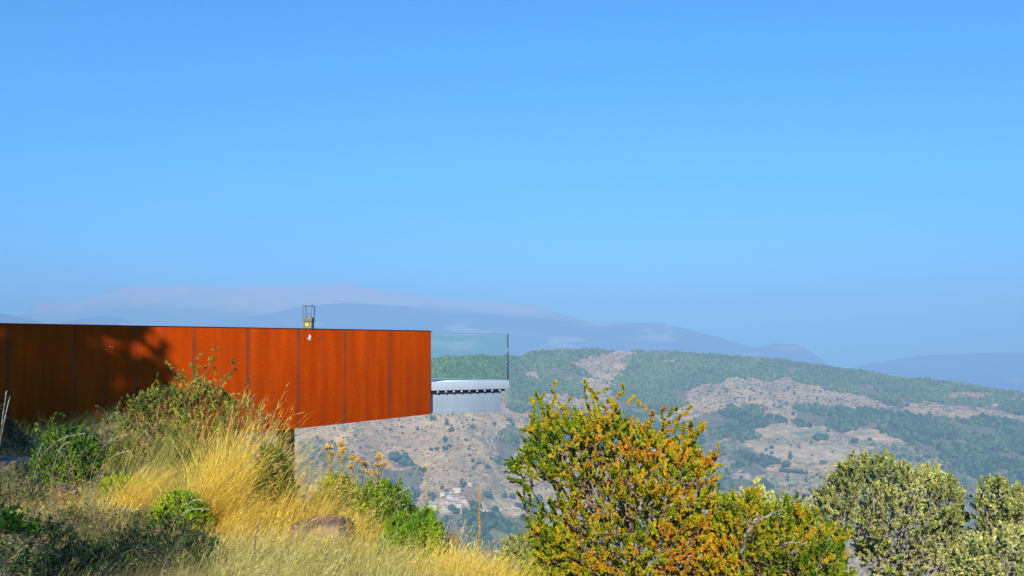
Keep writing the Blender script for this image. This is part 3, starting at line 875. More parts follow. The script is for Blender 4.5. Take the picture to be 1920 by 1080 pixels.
# bird droppings and a scratch on the steel
def blot(name, pts, mat, label):
    g = Geo()
    for (bx_, bz_, r1, r2, an) in pts:
        k = 10; th = np.arange(k) * 2 * math.pi / k; rr_ = 1 + .35 * (rng.random(k) - .5)
        vx = np.cos(th) * r1 * rr_; vz = np.sin(th) * r2 * rr_
        ca, sa = math.cos(an), math.sin(an)
        v = np.stack([bx_ + vx * ca - vz * sa, np.full(k, -.0335), bz_ + vx * sa + vz * ca], -1)
        v = np.concatenate([v, v + [0, .004, 0]])
        fr = [tuple(range(k))]
        tr = [(0, i + 1, i) for i in range(1, k - 1)]
        qd = [(i, (i + 1) % k, (i + 1) % k + k, i + k) for i in range(k)]
        g.add(v, tris=tr, quads=qd)
    tag(link(name, g.mesh(name), mat, plat), label)
def wall_x(px_):      # local x on the near steel plate for a photo column
    tt = (px_ - 960) / F
    s_ = (-.082 - tt) / (.79 - .61 * tt); return -s_ * 24
M['dropping'] = noise_mat('dropping', (.72, .66, .6), (.85, .8, .74), 30)
M['scratch'] = noise_mat('scratch', (.07, .03, .03), (.10, .05, .05), 30)
xx = wall_x(580)
blot('dropping', [(xx + .005, .405, .022, .035, .2), (xx - .022, .36, .03, .022, 0), (xx + .01, .345, .02, .03, .3), (xx + .018, .375, .013, .022, 0), (xx + .0, .325, .014, .016, 0), (xx + .03, .40, .01, .018, 0)], M['dropping'], 'white bird dropping on the rust red steel')
blot('scratch', [(wall_x(601), .385, .09, .009, .62), (wall_x(599), .375, .05, .007, .3)], M['scratch'], 'dark scratch on the rust red steel')
blot('dropping', [(wall_x(206), .16, .02, .006, -.2), (wall_x(211), .15, .012, .006, 0)], M['dropping'], 'two tiny white marks in the shaded steel')

# grey box with a wire cage standing on the walkway, only its top shows
lx = wall_x(576)
dw = 24 * (1 - .61 * (-wall_x(579) / 24)) + .42
bx = empty('cage_light', ((579 - 960) / F * dw, dw, -.668), R(-8.6))
tag(bx, 'olive grey metal box with yellow disc and open wire cage behind the steel wall', 'light box')
g = Geo(); box_geo(g, -.095, .095, -.088, .088, .0, 1.40); bevel(link('housing', g.mesh('housing'), M['grey_metal'], bx), .006)
g = Geo(); box_geo(g, -.103, .103, -.098, .098, 1.402, 1.505); bevel(link('cap', g.mesh('cap'), M['grey_metal'], bx), .006)
ct = 1.77
for sx in (-1, 1):
    for sy in (-1, 1):
        g = Geo(); tube_segments(g, [(sx * .097, sy * .09, 1.506)], [(sx * .105, sy * .10, ct)], [.0085], [.0085], 6); link('cage_post', g.mesh('cage_post'), M['wire'], bx)
g = Geo()
for a_, b_ in (((-1, -1), (1, -1)), ((1, -1), (1, 1)), ((1, 1), (-1, 1)), ((-1, 1), (-1, -1))):
    tube_segments(g, [(a_[0] * .105, a_[1] * .10, ct)], [(b_[0] * .105, b_[1] * .10, ct)], [.009], [.009], 6)
link('cage_top', g.mesh('cage_top'), M['wire'], bx)
g = Geo(); tube_segments(g, [(-.055, 0, 1.506), (.06, 0, 1.506)], [(.0, 0, 1.61), (.0, 0, 1.61)], [.011, .011], [.011, .011], 5); link('bracket', g.mesh('bracket'), M['wire'], bx)
dm = cyl_mesh('yellow_disc', .036, .008, 24); dm.materials.append(M['yellow']); link('yellow_disc', dm, None, bx, (-.012, -.0925, 1.345))

# ============================================================ near plants
def gz(x, y): return float(ground_h(np.array([x]), np.array([y]))[0])
def gpos(px_, d): x_ = (px_ - 960) / F * d; return np.array([x_, d, gz(x_, d)])

def add_leaves(g, base, dirs, nrm, L, W, col):
    """folded diamond leaves"""
    n_ = len(base); side = norm(np.cross(dirs, nrm)); up = np.cross(side, dirs)
    L = np.broadcast_to(L, n_)[:, None]; W = np.broadcast_to(W, n_)[:, None]
    a = base; m1 = base + dirs * L * .45 + side * W * .5 + up * W * .18
    m2 = base + dirs * L * .45 - side * W * .5 + up * W * .18
    t = base + dirs * L
    V = np.stack([a, m1, t, m2], 1).reshape(-1, 3)
    o = np.arange(n_)[:, None] * 4
    T = np.concatenate([o + [0, 1, 2], o + [0, 2, 3]])
    g.add(V, tris=T, col=np.repeat(col, 4, 0))

def rand_unit(n_):
    return norm(rng.normal(size=(n_, 3)))

def skeleton(att, base, up_bias=.0, trunk_top=None):
    """joins the points into a branching tree: every point to its cheapest neighbour nearer the foot"""
    P_ = [np.asarray(base, float)]; par = [-1]; plen = [0.0]
    if trunk_top is not None:
        k = 5
        for i_ in range(1, k + 1):
            t = i_ / k; q_ = P_[0] * (1 - t) + np.asarray(trunk_top) * t + rng.normal(size=3) * .02 * (i_ < k)
            P_.append(q_); par.append(len(P_) - 2); plen.append(plen[-1] + np.linalg.norm(P_[-1] - P_[-2]))
    n0 = len(P_)
    d = np.linalg.norm(att - (P_[-1] if trunk_top is not None else P_[0]), axis=1); att = att[np.argsort(d)]
    N = n0 + len(att); A = np.zeros((N, 3)); A[:n0] = P_; PL = np.zeros(N); PL[:n0] = plen; par = par + [0] * len(att)
    start = n0 - 1 if trunk_top is not None else 0
    for i_, p in enumerate(att):
        k = n0 + i_
        dd = np.linalg.norm(A[start:k] - p, axis=1)
        c = dd ** 1.15 + .16 * PL[start:k] + .3 * np.maximum(0, A[start:k, 2] - p[2])
        j_ = int(np.argmin(c)) + start
        A[k] = p; par[k] = j_; PL[k] = PL[j_] + dd[j_ - start]
    par = np.array(par)
    nd = np.ones(N); kids = np.zeros(N, int)
    for k in range(N - 1, 0, -1): nd[par[k]] += nd[k]; kids[par[k]] += 1
    return A, par, nd, kids

def envelope_points(poly, d0, n_, thick=1.0, shell=.45, axis=None, minz=None):
    """points inside a solid body whose outline is POLY at distance d0; round in plan"""
    P_ = np.array(poly, float); out = []
    ys = np.linspace(P_[:, 1].min(), P_[:, 1].max(), 120); 
    # half width per row
    X = np.linspace(P_[:, 0].min(), P_[:, 0].max(), 300)
    lo, hi = [], []
    for yy in ys:
        m = inpoly(X, np.full(300, yy), poly)
        lo.append(X[m].min() if m.any() else np.nan); hi.append(X[m].max() if m.any() else np.nan)
    lo, hi = np.array(lo), np.array(hi); good = ~np.isnan(lo); 
    while len(out) < n_:
        k = 4000
        qx = rng.uniform(P_[:, 0].min(), P_[:, 0].max(), k); qy = rng.uniform(P_[:, 1].min(), P_[:, 1].max(), k)
        m = inpoly(qx, qy, poly); qx, qy = qx[m], qy[m]
        l_ = np.interp(qy, ys[good], lo[good]); h_ = np.interp(qy, ys[good], hi[good])
        c = (l_ + h_) / 2; hw = np.maximum((h_ - l_) / 2, 1)
        e = np.clip((qx - c) / hw, -1, 1); dm = np.sqrt(1 - e ** 2) * hw / F * d0 * thick
        s = rng.uniform(-1, 1, len(qx)); s = np.sign(s) * np.abs(s) ** shell
        dep = d0 + s * dm
        # keep the outline's real size: lay out at d0, push in depth only
        x_ = (qx - 960) / F * d0; z_ = -(qy - HZ) / F * d0
        out.extend(np.stack([x_, dep, z_], 1))
    return np.array(out[:n_])

def woody(name, label, cat, att, base, colf, leaf=(.03, .016), nl=14, twig=.12, bark='bark', lmat='leaf',
          tipr=.0028, expo=.42, up=.35, trunk_top=None, shoots=None, group=None, spread=1.0, extra_twigs=True, rmax=.12, droop=0):
    root = empty(name, base); tag(root, label, cat, group)
    A, par, nd, kids = skeleton(att, base, trunk_top=trunk_top)
    r_ = np.minimum(tipr * nd ** expo, rmax)
    ch = np.arange(1, len(A)); a = A[par[ch]]; b = A[ch]
    g = Geo()
    # bend every limb once so that no branch is a straight rod
    Ld = np.linalg.norm(b - a, axis=1, keepdims=True)
    mid = (a + b) / 2 + rng.normal(size=a.shape) * Ld * .07
    ra = np.minimum(r_[par[ch]], r_[ch] * 1.5); rb = r_[ch]
    tube_segments(g, a, mid, ra, (ra + rb) / 2, 5); tube_segments(g, mid, b, (ra + rb) / 2, rb, 5)
    dirs = norm(b - a)
    # leafy twigs
    tips = np.where(nd[1:] <= 6)[0]
    T0 = b[tips]; D0 = dirs[tips]
    ctr = A.mean(0)
    td = norm(D0 * .7 + np.array([0, 0, up]) + norm(T0 - ctr) * .35 + rand_unit(len(T0)) * .55)
    tl = twig * rng.uniform(.6, 1.35, len(T0))
    if shoots is not None and len(shoots):
        sa, sb = shoots
        # long leafy shoots made of many short twigs
        for p0, p1 in zip(sa, sb):
            k = max(4, int(np.linalg.norm(p1 - p0) / .055)); t = np.linspace(0, 1, k + 1)[:, None]
            bow = np.sin(t * math.pi) * rng.normal(size=3) * .05
            line = p0 * (1 - t) + p1 * t + bow + np.cumsum(rng.normal(size=(k + 1, 3)) * .008, 0)
            rr_ = np.linspace(tipr * 2.2, tipr * .8, k + 1)
            tube_segments(g, line[:-1], line[1:], rr_[:-1], rr_[1:], 4)
            dd = norm(line[1:] - line[:-1])
            T0 = np.concatenate([T0, line[1:]]); td = np.concatenate([td, norm(dd + rand_unit(k) * .8)])
            tl = np.concatenate([tl, np.full(k, twig * .5)])
    tube_segments(g, T0, T0 + td * tl[:, None], np.full(len(T0), tipr * .8), np.full(len(T0), tipr * .35), 3)
    link('branches' if trunk_top is None else 'trunk', g.mesh('branches', origin=base), M[bark], root)
    # leaves
    nT = len(T0); s = rng.random((nT, nl)); 
    base_ = T0[:, None] + td[:, None] * (tl[:, None, None] * (s[..., None] * 1.05 - .05))
    rad = rand_unit(nT * nl).reshape(nT, nl, 3)
    ld = norm(td[:, None] * .7 + rad * .75 * spread + np.array([0, 0, .15 - droop]))
    nr_ = norm(rand_unit(nT * nl).reshape(nT, nl, 3) * .75 + np.array([-.05, -.65, .62]))
    P_ = base_.reshape(-1, 3); k = len(P_)
    sz = rng.uniform(.65, 1.25, k)
    twid = np.repeat(np.arange(nT), nl)
    col = colf(P_, twid)
    g = Geo(); add_leaves(g, P_, ld.reshape(-1, 3), nr_.reshape(-1, 3), leaf[0] * sz, leaf[1] * sz, col)
    link('foliage', g.mesh('foliage', origin=base), M[lmat], root)
    return root, A

def n3(P_, s, seed): return fbm(P_[:, 0] * s + P_[:, 1] * s * .6, P_[:, 2] * s + P_[:, 1] * s * .5, seed, 3)

def colfun(palette, scale=3.0, seed=1, bias=0.0, jit=.3):
    """leaf colours: patches of the palette, varied twig by twig and leaf by leaf"""
    pal = np.array(palette)
    def f(P_, tw):
        tv = np.random.default_rng(seed + 5).random(tw.max() + 1)[tw]
        t = (n3(P_, scale, seed) - .5) * 1.3 + .52 + (tv - .5) * .55 + (rng.random(len(P_)) - .5) * .45 + bias
        t = np.clip(t, 0, .999) * (len(pal) - 1)
        i_ = t.astype(int); fr = (t - i_)[:, None]
        c = pal[i_] * (1 - fr) + pal[i_ + 1] * fr
        return c * (1 - jit + 2 * jit * rng.random((len(P_), 1)))
    return f

# ---- the big autumn bush
BIG = [(985,1160),(975,1090),(1005,1040),(1000,1000),(985,960),(963,925),(975,900),(965,880),(990,860),(995,835),(1012,805),(1020,790),(1035,785),(1060,800),(1085,785),(1105,795),(1130,785),(1160,790),(1185,805),(1205,815),(1230,825),(1255,840),(1290,850),(1315,855),(1330,872),(1335,900),(1345,940),(1370,980),(1400,1040),(1410,1160)]
SH = [((1030,790),(1042,722)), ((1030,775),(1008,755)), ((1100,790),(1098,722)), ((1115,775),(1128,742)), ((1150,800),(1166,727)), ((1165,780),(1200,756)), ((1235,830),(1262,772)), ((1250,790),(1290,765)), ((1285,850),(1300,812)),
      ((1285,830),(1322,805)), ((1330,860),(1347,842)), ((1010,860),(978,848)), ((1000,900),(960,888)), ((1000,920),(958,900)), ((1010,820),(985,810)), ((1070,800),(1062,760)), ((1200,800),(1213,765)), ((1120,800),(1095,740))]
SH += [((rng.uniform(1000, 1320), 860), None) for _ in range(26)]
SH = [(a_, b_) if b_ else ((a_[0], 815 + max(0, a_[0] - 1160) * .28), (a_[0] + rng.uniform(-22, 26), 758 + max(0, a_[0] - 1160) * .30 + rng.uniform(-12, 22))) for a_, b_ in SH]
def shoots(lst, d):
    return ([at(*a_, d + rng.uniform(-.3, .3)) for a_, b_ in lst], [at(*b_, d + rng.uniform(-.3, .3)) for a_, b_ in lst])
def shoots2(lst, d, sp=.3):
    A_, B_ = [], []
    for a_, b_ in lst:
        k = d + rng.uniform(-sp, sp); A_.append(at(*a_, k)); B_.append(at(*b_, k + rng.uniform(-.1, .1)))
    return A_, B_
GREEN1, GREEN2 = (.14, .24, .004), (.32, .37, .006)
YEL, ORA, RUS = (.52, .42, .008), (.70, .28, .008), (.52, .13, .01)
AUT = [(.06, .12, .005), GREEN1, (.22, .31, .005), GREEN2, (.44, .40, .007), (.55, .40, .009), (.58, .33, .011), (.58, .24, .012)]
att = envelope_points(BIG, 9.5, 5200, .95, .8)
att = att[fbm(att[:, 0] * 3.2 + att[:, 1] * 2, att[:, 2] * 3.2, 333, 2) > .30]
bx_ = (1165 - 960) / F * 9.5
def big_col(P_, tw):
    px_ = 960 + F * P_[:, 0] / P_[:, 1]; py_ = HZ - F * P_[:, 2] / P_[:, 1]
    b = np.clip((px_ - 1110) / 700, -.12, .12) + .04 - .38 * np.exp(-((px_ - 1195) / 48) ** 2 - ((py_ - 1010) / 60) ** 2) - .15 * (px_ < 1040)
    return colfun(AUT, 2.6, 301, 0.10)(P_, tw) if False else _autumn(P_, tw, b)
def _autumn(P_, tw, b):
    pal = np.array(AUT); tv = np.random.default_rng(77).random(tw.max() + 1)[tw]
    t = (n3(P_, 8.0, 305) - .5) * 1.25 + .57 + (tv - .5) * .55 + (rng.random(len(P_)) - .5) * .45 + b
    t = np.clip(t, 0, .999) * (len(pal) - 1); i_ = t.astype(int); fr = (t - i_)[:, None]
    return (pal[i_] * (1 - fr) + pal[i_ + 1] * fr) * (.75 + .5 * rng.random((len(P_), 1)))
woody('autumn_bush', 'largest bush, leaves half green half orange, right of the glass tip', 'bush', att, np.array([bx_, 9.5, gz(bx_, 9.5)]), big_col,
      leaf=(.025, .016), nl=68, twig=.12, shoots=shoots2(SH, 9.5), tipr=.0018, expo=.40, bark='bark_brown')

# ---- lower green and yellow bush to its right
LOWB = [(1330,1180),(1330,1040),(1345,990),(1360,950),(1380,940),(1398,948),(1412,925),(1430,950),(1445,962),(1468,945),(1480,965),(1500,950),(1515,975),(1530,990),(1545,985),(1560,1000),(1580,1010),(1575,1040),(1590,1080),(1600,1180)]
SH2 = [((1380,970),(1375,925)), ((1400,960),(1406,922)), ((1470,970),(1466,935)), ((1515,985),(1514,950)), ((1540,990),(1531,962)), ((1565,1010),(1585,1000)), ((1350,960),(1341,930)), ((1490,965),(1486,940))]
att = envelope_points(LOWB, 8.9, 2300, .8, .75)
def low_col(P_, tw):
    px_ = 960 + F * P_[:, 0] / P_[:, 1]
    return _autumn(P_, tw, np.clip((1400 - px_) / 400, -.16, .10) - .07)
bx_ = (1470 - 960) / F * 8.9
woody('bush', 'lower yellow green bush with pointed tips, between orange bush and grey green tree', 'bush', att, np.array([bx_, 8.9, gz(bx_, 8.9)]), low_col,
      leaf=(.027, .012), nl=44, twig=.10, shoots=shoots2(SH2, 8.9, .2), up=.8, tipr=.0017, expo=.40, bark='bark_brown')
# dead grey branch rising out of it
g = Geo()
def limb(g, pts, d, r0, r1, sides=6, sub=5, wob=.006, dz=None):
    P_ = np.array([at(p[0], p[1], (d if len(p) < 3 else p[2])) for p in pts])
    t = np.linspace(0, len(P_) - 1, (len(P_) - 1) * sub + 1)
    L_ = np.stack([np.interp(t, np.arange(len(P_)), P_[:, k]) for k in range(3)], -1)
    L_[1:-1] += rng.normal(size=(len(L_) - 2, 3)) * wob
    rr_ = np.linspace(r0, r1, len(L_)); tube_segments(g, L_[:-1], L_[1:], rr_[:-1], rr_[1:], sides); return L_
limb(g, [(1390,1040,8.5),(1398,1006,8.3),(1412,985,8.2),(1425,975,8.1),(1440,966,8.1),(1458,963,8.1),(1474,972,8.1)], 8, .016, .004)
limb(g, [(1405,994,8.25),(1404,978,8.2),(1408,972,8.2)], 8, .009, .004); limb(g, [(1412,985,8.2),(1420,968,8.2),(1424,962,8.2)], 8, .010, .004)
limb(g, [(1440,966,8.1),(1456,960,8.05),(1472,957,8.0)], 8, .006, .003)
tag(link('dead_branch', g.mesh('dead_branch'), M['bark_grey']), 'largest bare pale grey branch forking over the yellow green bush', 'branch')
g = Geo(); limb(g, [(1462,1026,8.2),(1472,1020,8.1),(1486,1016,8.1),(1500,1018,8.1),(1514,1024,8.1)], 8, .010, .003)
tag(link('dead_branch', g.mesh('dead_branch'), M['bark_grey']), 'low arched pale dead branch on the yellow green bush, right of the forked one', 'branch')
g = Geo(); limb(g, [(1478,1038,8.2),(1486,1032,8.1),(1494,1034,8.1)], 8, .006, .003)
tag(link('dead_branch', g.mesh('dead_branch'), M['bark_grey']), 'shortest pale dead twig just under the arched branch on the yellow green bush', 'branch')

# ---- grey green holm oaks on the right
OAKC = [(.15, .19, .06), (.24, .28, .08), (.36, .39, .11), (.48, .49, .14), (.60, .58, .20)]
def oak(name, label, poly, d, n_, foot_px, top_px, seed, sh, nl=36, leaf=(.043, .027), holes=(), bias=0.0):
    att = envelope_points(poly, d, int(n_ * 1.5), .9, .75)
    if holes:
        qx, qy = 960 + F * att[:, 0] / d, HZ - F * att[:, 2] / d
        m = np.zeros(len(att), bool)
        for h_ in holes: m |= inpoly(qx, qy, h_)
        att = att[~m]
    x_ = (foot_px - 960) / F * d; base = np.array([x_, d, gz(x_, d)])
    def cf(P_, tw):
        py_ = -P_[:, 2]; 
        return colfun(OAKC, 2.2, seed, bias + .04)(P_, tw)
    return woody(name, label, 'tree', att, base, cf, leaf=leaf, nl=nl, twig=.16, tipr=.0028, expo=.44, bark='bark_grey', lmat='leaf_matte',
                 trunk_top=at(top_px[0], top_px[1], d), shoots=shoots2(sh, d, .4), up=.5, rmax=.16)
OAK1 = [(1640,1200),(1640,1080),(1612,1040),(1606,1010),(1570,1000),(1548,990),(1528,965),(1535,940),(1552,925),(1562,900),(1578,890),(1590,872),(1612,866),(1640,868),(1665,862),(1680,880),(1702,878),(1720,890),(1745,882),(1762,895),(1780,905),(1788,925),(1795,950),(1803,968),(1790,985),(1790,1000),(1798,1030),(1790,1070),(1800,1200)]
oak('holm_oak', 'round grey green tree with open crown and visible grey limbs, left of two', OAK1, 16.0, 1900, 1700, (1672, 1090), 401,
    [((1605,880),(1601,852)), ((1640,880),(1625,855)), ((1740,900),(1737,880)), ((1760,910),(1758,883)), ((1790,972),(1808,965)), ((1545,940),(1532,925)), ((1690,885),(1698,872)), ((1660,880),(1658,858))],
    holes=[[(1583,995),(1612,1000),(1610,1015),(1604,1035),(1580,1022)],[(1575,1040),(1610,1035),(1625,1075),(1590,1090),(1570,1060)],[(1600,935),(1616,938),(1612,962),(1598,955)],[(1655,1055),(1680,1050),(1680,1062),(1660,1066)]])
OAK2 = [(1815,1200),(1835,1080),(1822,1040),(1840,1010),(1842,985),(1832,960),(1834,940),(1842,936),(1850,915),(1868,908),(1885,918),(1900,930),(1925,925),(1960,940),(1995,965),(2010,1010),(2005,1080),(2000,1200)]
oak('holm_oak', 'grey green tree cut by the right edge, behind a low olive bush', OAK2, 15.0, 1400, 1890, (1880, 1060), 411,
    [((1850,930),(1850,905)), ((1872,920),(1873,900)), ((1835,950),(1823,930)), ((1900,940),(1905,915))], holes=[[(1812,985),(1832,985),(1830,1005),(1812,1005)]])
OAK3 = [(1800,1240),(1800,1060),(1820,1035),(1850,1020),(1880,1005),(1910,1000),(1960,1010),(2000,1040),(2010,1240)]
oak('olive_bush', 'low olive green bush in the bottom right corner', OAK3, 11.5, 900, 1890, (1890, 1130), 421, [], nl=18, leaf=(.042, .026), bias=.04)
oak('olive_bush', 'grey olive shoots showing behind the pointed tips of the yellow green bush', [(1405,1080),(1405,960),(1415,930),(1430,935),(1440,955),(1480,968),(1500,975),(1520,985),(1530,1000),(1530,1080)], 11.0, 420, 1460, (1460, 1060), 431,
    [((1418,950),(1414,912)), ((1430,955),(1432,925)), ((1424,950),(1427,918)), ((1500,990),(1498,952))], bias=.25)
oak('sage_bush', 'small grey olive bush at the left foot of the orange bush', [(945,1180),(940,1090),(950,1045),(965,1030),(990,1015),(1015,1010),(1040,1025),(1050,1060),(1050,1180)], 10.6, 420, 1000, (1000, 1100), 441,
    [((965,1040),(950,1022)), ((990,1030),(975,1015)), ((1010,1030),(1008,1003))], leaf=(.034, .020), bias=.02)

# ---- shrubs on the mound in front of the steel wall
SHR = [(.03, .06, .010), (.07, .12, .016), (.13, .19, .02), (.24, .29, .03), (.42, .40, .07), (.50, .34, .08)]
def shrub(name, label, poly, d, n_, pal, seed, sh=(), leaf=(.022, .011), nl=11, twig=.10, cat='shrub', foot=None, lmat='leaf', tipr=.0013, up=.7, thick=.7, bark='bark', group=None, bias=0.0, shell=.8):
    P_ = np.array(poly); fx = foot if foot else P_[:, 0].mean(); x_ = (fx - 960) / F * d
    att = envelope_points(poly, d, n_, thick, shell)
    gnd = ground_h(att[:, 0], att[:, 1]); att[:, 2] = np.maximum(att[:, 2], gnd + .04 + .16 * rng.random(len(att)))
    return woody(name, label, cat, att, np.array([x_, d, gz(x_, d) - .03]), colfun(pal, 4, seed, bias), leaf=leaf, nl=nl, twig=twig, lmat=lmat,
                 tipr=tipr, up=up, shoots=shoots2(sh, d, .25) if sh else None, bark=bark, group=group)
RED = 'red_stem'
M[RED] = noise_mat('reddish_stem', (.20, .09, .05), (.36, .20, .09), 20)
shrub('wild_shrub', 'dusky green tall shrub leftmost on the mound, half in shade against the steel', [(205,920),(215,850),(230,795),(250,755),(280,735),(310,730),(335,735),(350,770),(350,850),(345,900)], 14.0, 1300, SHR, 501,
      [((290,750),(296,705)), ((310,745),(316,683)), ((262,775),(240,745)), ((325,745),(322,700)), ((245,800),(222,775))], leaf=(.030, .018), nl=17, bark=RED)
shrub('wild_shrub', 'sunlit tall shrub in the middle of the mound with reddish sprigs before the steel', [(325,910),(330,800),(338,760),(352,725),(370,715),(385,720),(405,735),(430,745),(445,775),(440,850),(430,910)], 13.4, 1300, SHR, 511,
      [((360,735),(358,685)), ((368,725),(372,664)), ((378,730),(397,655)), ((385,725),(397,680)), ((400,745),(431,685)), ((410,750),(430,703)), ((350,745),(345,700)), ((425,770),(420,730)), ((330,770),(338,712))], leaf=(.032, .019), nl=18, bark=RED, bias=.08)
shrub('wild_shrub', 'thin reddish and yellow shrub rightmost on the mound, beside the support column', [(425,900),(430,800),(440,770),(460,750),(480,768),(500,785),(520,800),(528,830),(505,870),(480,900)], 12.9, 620, [(.09, .13, .02), (.22, .22, .03), (.42, .30, .06), (.50, .24, .10), (.48, .15, .10)], 521,
      [((455,765),(476,712)), ((465,775),(470,745)), ((490,785),(479,745)), ((500,795),(519,765)), ((510,805),(530,790)), ((515,820),(548,806)), ((480,780),(494,752)), ((440,775),(452,735))], leaf=(.024, .013), nl=14, bark=RED, bias=.1)
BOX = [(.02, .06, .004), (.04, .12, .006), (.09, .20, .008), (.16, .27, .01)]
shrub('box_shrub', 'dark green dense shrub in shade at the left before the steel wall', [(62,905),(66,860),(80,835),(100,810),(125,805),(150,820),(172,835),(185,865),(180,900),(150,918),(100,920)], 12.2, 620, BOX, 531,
      [((90,825),(70,800)), ((110,815),(106,780)), ((150,830),(160,800))], leaf=(.032, .020), nl=20)
shrub('bramble', 'bluish dark bush at the far left edge below the steel wall', [(-60,880),(-60,790),(-20,780),(10,790),(30,810),(45,830),(60,850),(40,870)], 14.5, 420, [(.02, .04, .02), (.05, .08, .035), (.09, .12, .06)], 541,
      [((5,800),(12,765)), ((-5,795),(3,745))], leaf=(.036, .020), nl=16)
LIME = [(.07, .17, .006), (.15, .29, .008), (.28, .42, .01), (.44, .50, .02)]
shrub('green_shrub', 'bright green low shrub under the leaning yellow grass at the left', [(195,965),(198,930),(215,908),(240,900),(262,915),(275,945),(270,970)], 11.4, 260, LIME, 551, leaf=(.030, .016), nl=20)
shrub('green_shrub', 'bright green low shrub right of the leaning yellow grass clump', [(290,990),(300,955),(325,935),(355,940),(378,960),(385,990),(340,1000)], 9.45, 320, LIME, 561, leaf=(.030, .016), nl=20)
shrub('green_shrub', 'green shrub half hidden in grass at the foot of the support column', [(480,930),(482,880),(495,850),(515,845),(530,870),(545,900),(550,935),(510,950)], 10.3, 420, BOX, 571, leaf=(.030, .016), nl=18, bias=-.05)
shrub('green_shrub', 'low green shrub under the thistles behind the brown rock', [(585,1000),(590,950),(602,915),(625,900),(655,905),(672,940),(665,1000)], 11.2, 460, LIME, 581, leaf=(.030, .016), nl=20)
shrub('green_shrub', 'rounded vivid green shrub just right of the thistles', [(655,1010),(660,960),(680,930),(700,920),(722,915),(745,925),(765,945),(778,965),(765,1000),(720,1020)], 11.0, 750, LIME, 591,
      [((700,930),(688,912)), ((740,930),(757,920)), ((720,925),(719,905)), ((765,955),(782,952))], leaf=(.030, .017), nl=22, bias=-.05)
BROOM = [(.06, .16, .006), (.15, .30, .006), (.28, .42, .008), (.44, .50, .015)]
shrub('broom_shrub', 'upright feathery bright green bush at the edge right of the rounded green shrub', [(715,1120),(718,1040),(730,1000),(745,985),(760,1000),(780,985),(795,970),(810,985),(822,1010),(828,1040),(830,1110)], 8.8, 950, BROOM, 601,
      [((790,985),(786,962)), ((805,990),(808,965)), ((820,1010),(823,985)), ((745,1000),(738,975))], leaf=(.042, .009), nl=24, up=1.6, thick=.6)
shrub('rust_shrub', 'little rusty orange shrub at the slope edge left of the tall rusty stalk', [(828,1060),(832,1020),(842,1008),(856,1015),(858,1060)], 9.2, 90, [(.25, .16, .01), (.50, .28, .01), (.55, .18, .01)], 611, leaf=(.016, .009), nl=12)
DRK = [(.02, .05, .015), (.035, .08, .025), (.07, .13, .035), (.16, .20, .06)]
THY = [(.04, .07, .025), (.07, .12, .04), (.13, .18, .06), (.24, .25, .09)]
shrub('thyme_bush', 'grey green shaded low bush at the left edge under the purple rock', [(-60,1010),(-60,890),(-10,885),(40,880),(75,900),(80,940),(50,980),(0,1010)], 10.5, 700, THY, 621, leaf=(.020, .011), nl=18, thick=.5)
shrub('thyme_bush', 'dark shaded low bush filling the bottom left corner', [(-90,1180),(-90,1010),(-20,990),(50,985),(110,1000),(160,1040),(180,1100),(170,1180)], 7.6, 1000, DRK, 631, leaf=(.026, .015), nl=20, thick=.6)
shrub('thyme_bush', 'dark low bush with brown seed heads in the shade left of centre bottom', [(60,1060),(70,1000),(110,965),(170,950),(230,965),(280,990),(300,1030),(270,1070)], 9.6, 560, [(.06, .10, .02), (.16, .20, .05), (.42, .36, .12), (.72, .58, .26)], 641, leaf=(.018, .012), nl=14, thick=.6)
shrub('thyme_bush', 'thin twiggy shaded bush at the bottom left of the yellow grass', [(190,1180),(195,1040),(240,1000),(300,985),(360,1000),(395,1040),(400,1180)], 8.0, 560, DRK, 651, leaf=(.022, .013), nl=16, thick=.6)
shrub('leafy_seedling', 'young plant with large glossy green leaves in the bottom left corner', [(-20,1060),(-15,985),(5,965),(25,975),(50,990),(58,1010),(40,1040),(10,1060)], 5.6, 60, [(.03, .10, .005), (.10, .24, .01), (.26, .38, .02)], 661, leaf=(.050, .026), nl=7, twig=.08)
shrub('low_bush', 'reddish dry little bush in the sunny patch at the left', [(75,985),(80,940),(95,920),(115,930),(125,960),(120,990)], 10.6, 120, [(.34, .14, .07), (.45, .26, .10), (.40, .32, .10)], 671, leaf=(.016, .009), nl=9)

shrub('wild_shrub', 'dark shaded shrub between the dense dark green shrub and the mound', [(165,930),(170,860),(182,815),(200,790),(222,780),(240,800),(245,860),(240,930)], 14.6, 520, THY, 681,
      [((200,800),(190,765)), ((220,790),(228,750))], leaf=(.028, .017), nl=16, bark=RED)

# ---- rocks
def rock(name, label, c, size, rot, seed, mat='rock'):
    v, f = ico(4)
    r_ = np.random.default_rng(seed); p = v.copy()
    for k in range(16):                       # chop flat faces off a ball
        n_ = norm(r_.normal(size=3)); h_ = r_.uniform(.58, .82)
        if k == 0: n_, h_ = norm(np.array([-.10, -.08, 1.])), .36
        if k == 1: n_, h_ = norm(np.array([1., -.3, .25])), .66
        if k == 2: n_, h_ = norm(np.array([-.1, -1, .35])), .6
        dd = p @ n_ - h_; p = p - np.maximum(dd, 0)[:, None] * n_[None]
    nn = norm(p)
    p = p + nn * ((fbm(p[:, 0] * 3 + seed, p[:, 1] * 3 + p[:, 2] * 2, seed, 4) - .5) * .16)[:, None]
    p = p * np.array(size); ca, sa = math.cos(rot), math.sin(rot)
    p = np.stack([p[:, 0] * ca - p[:, 1] * sa, p[:, 0] * sa + p[:, 1] * ca, p[:, 2]], -1)
    me = mesh_np(name, p, [f], smooth=True); o = link(name, me, M[mat], None, c); return tag(o, label, 'rock')
def rockat(px_, py_, d): return tuple(at(px_, py_, d))
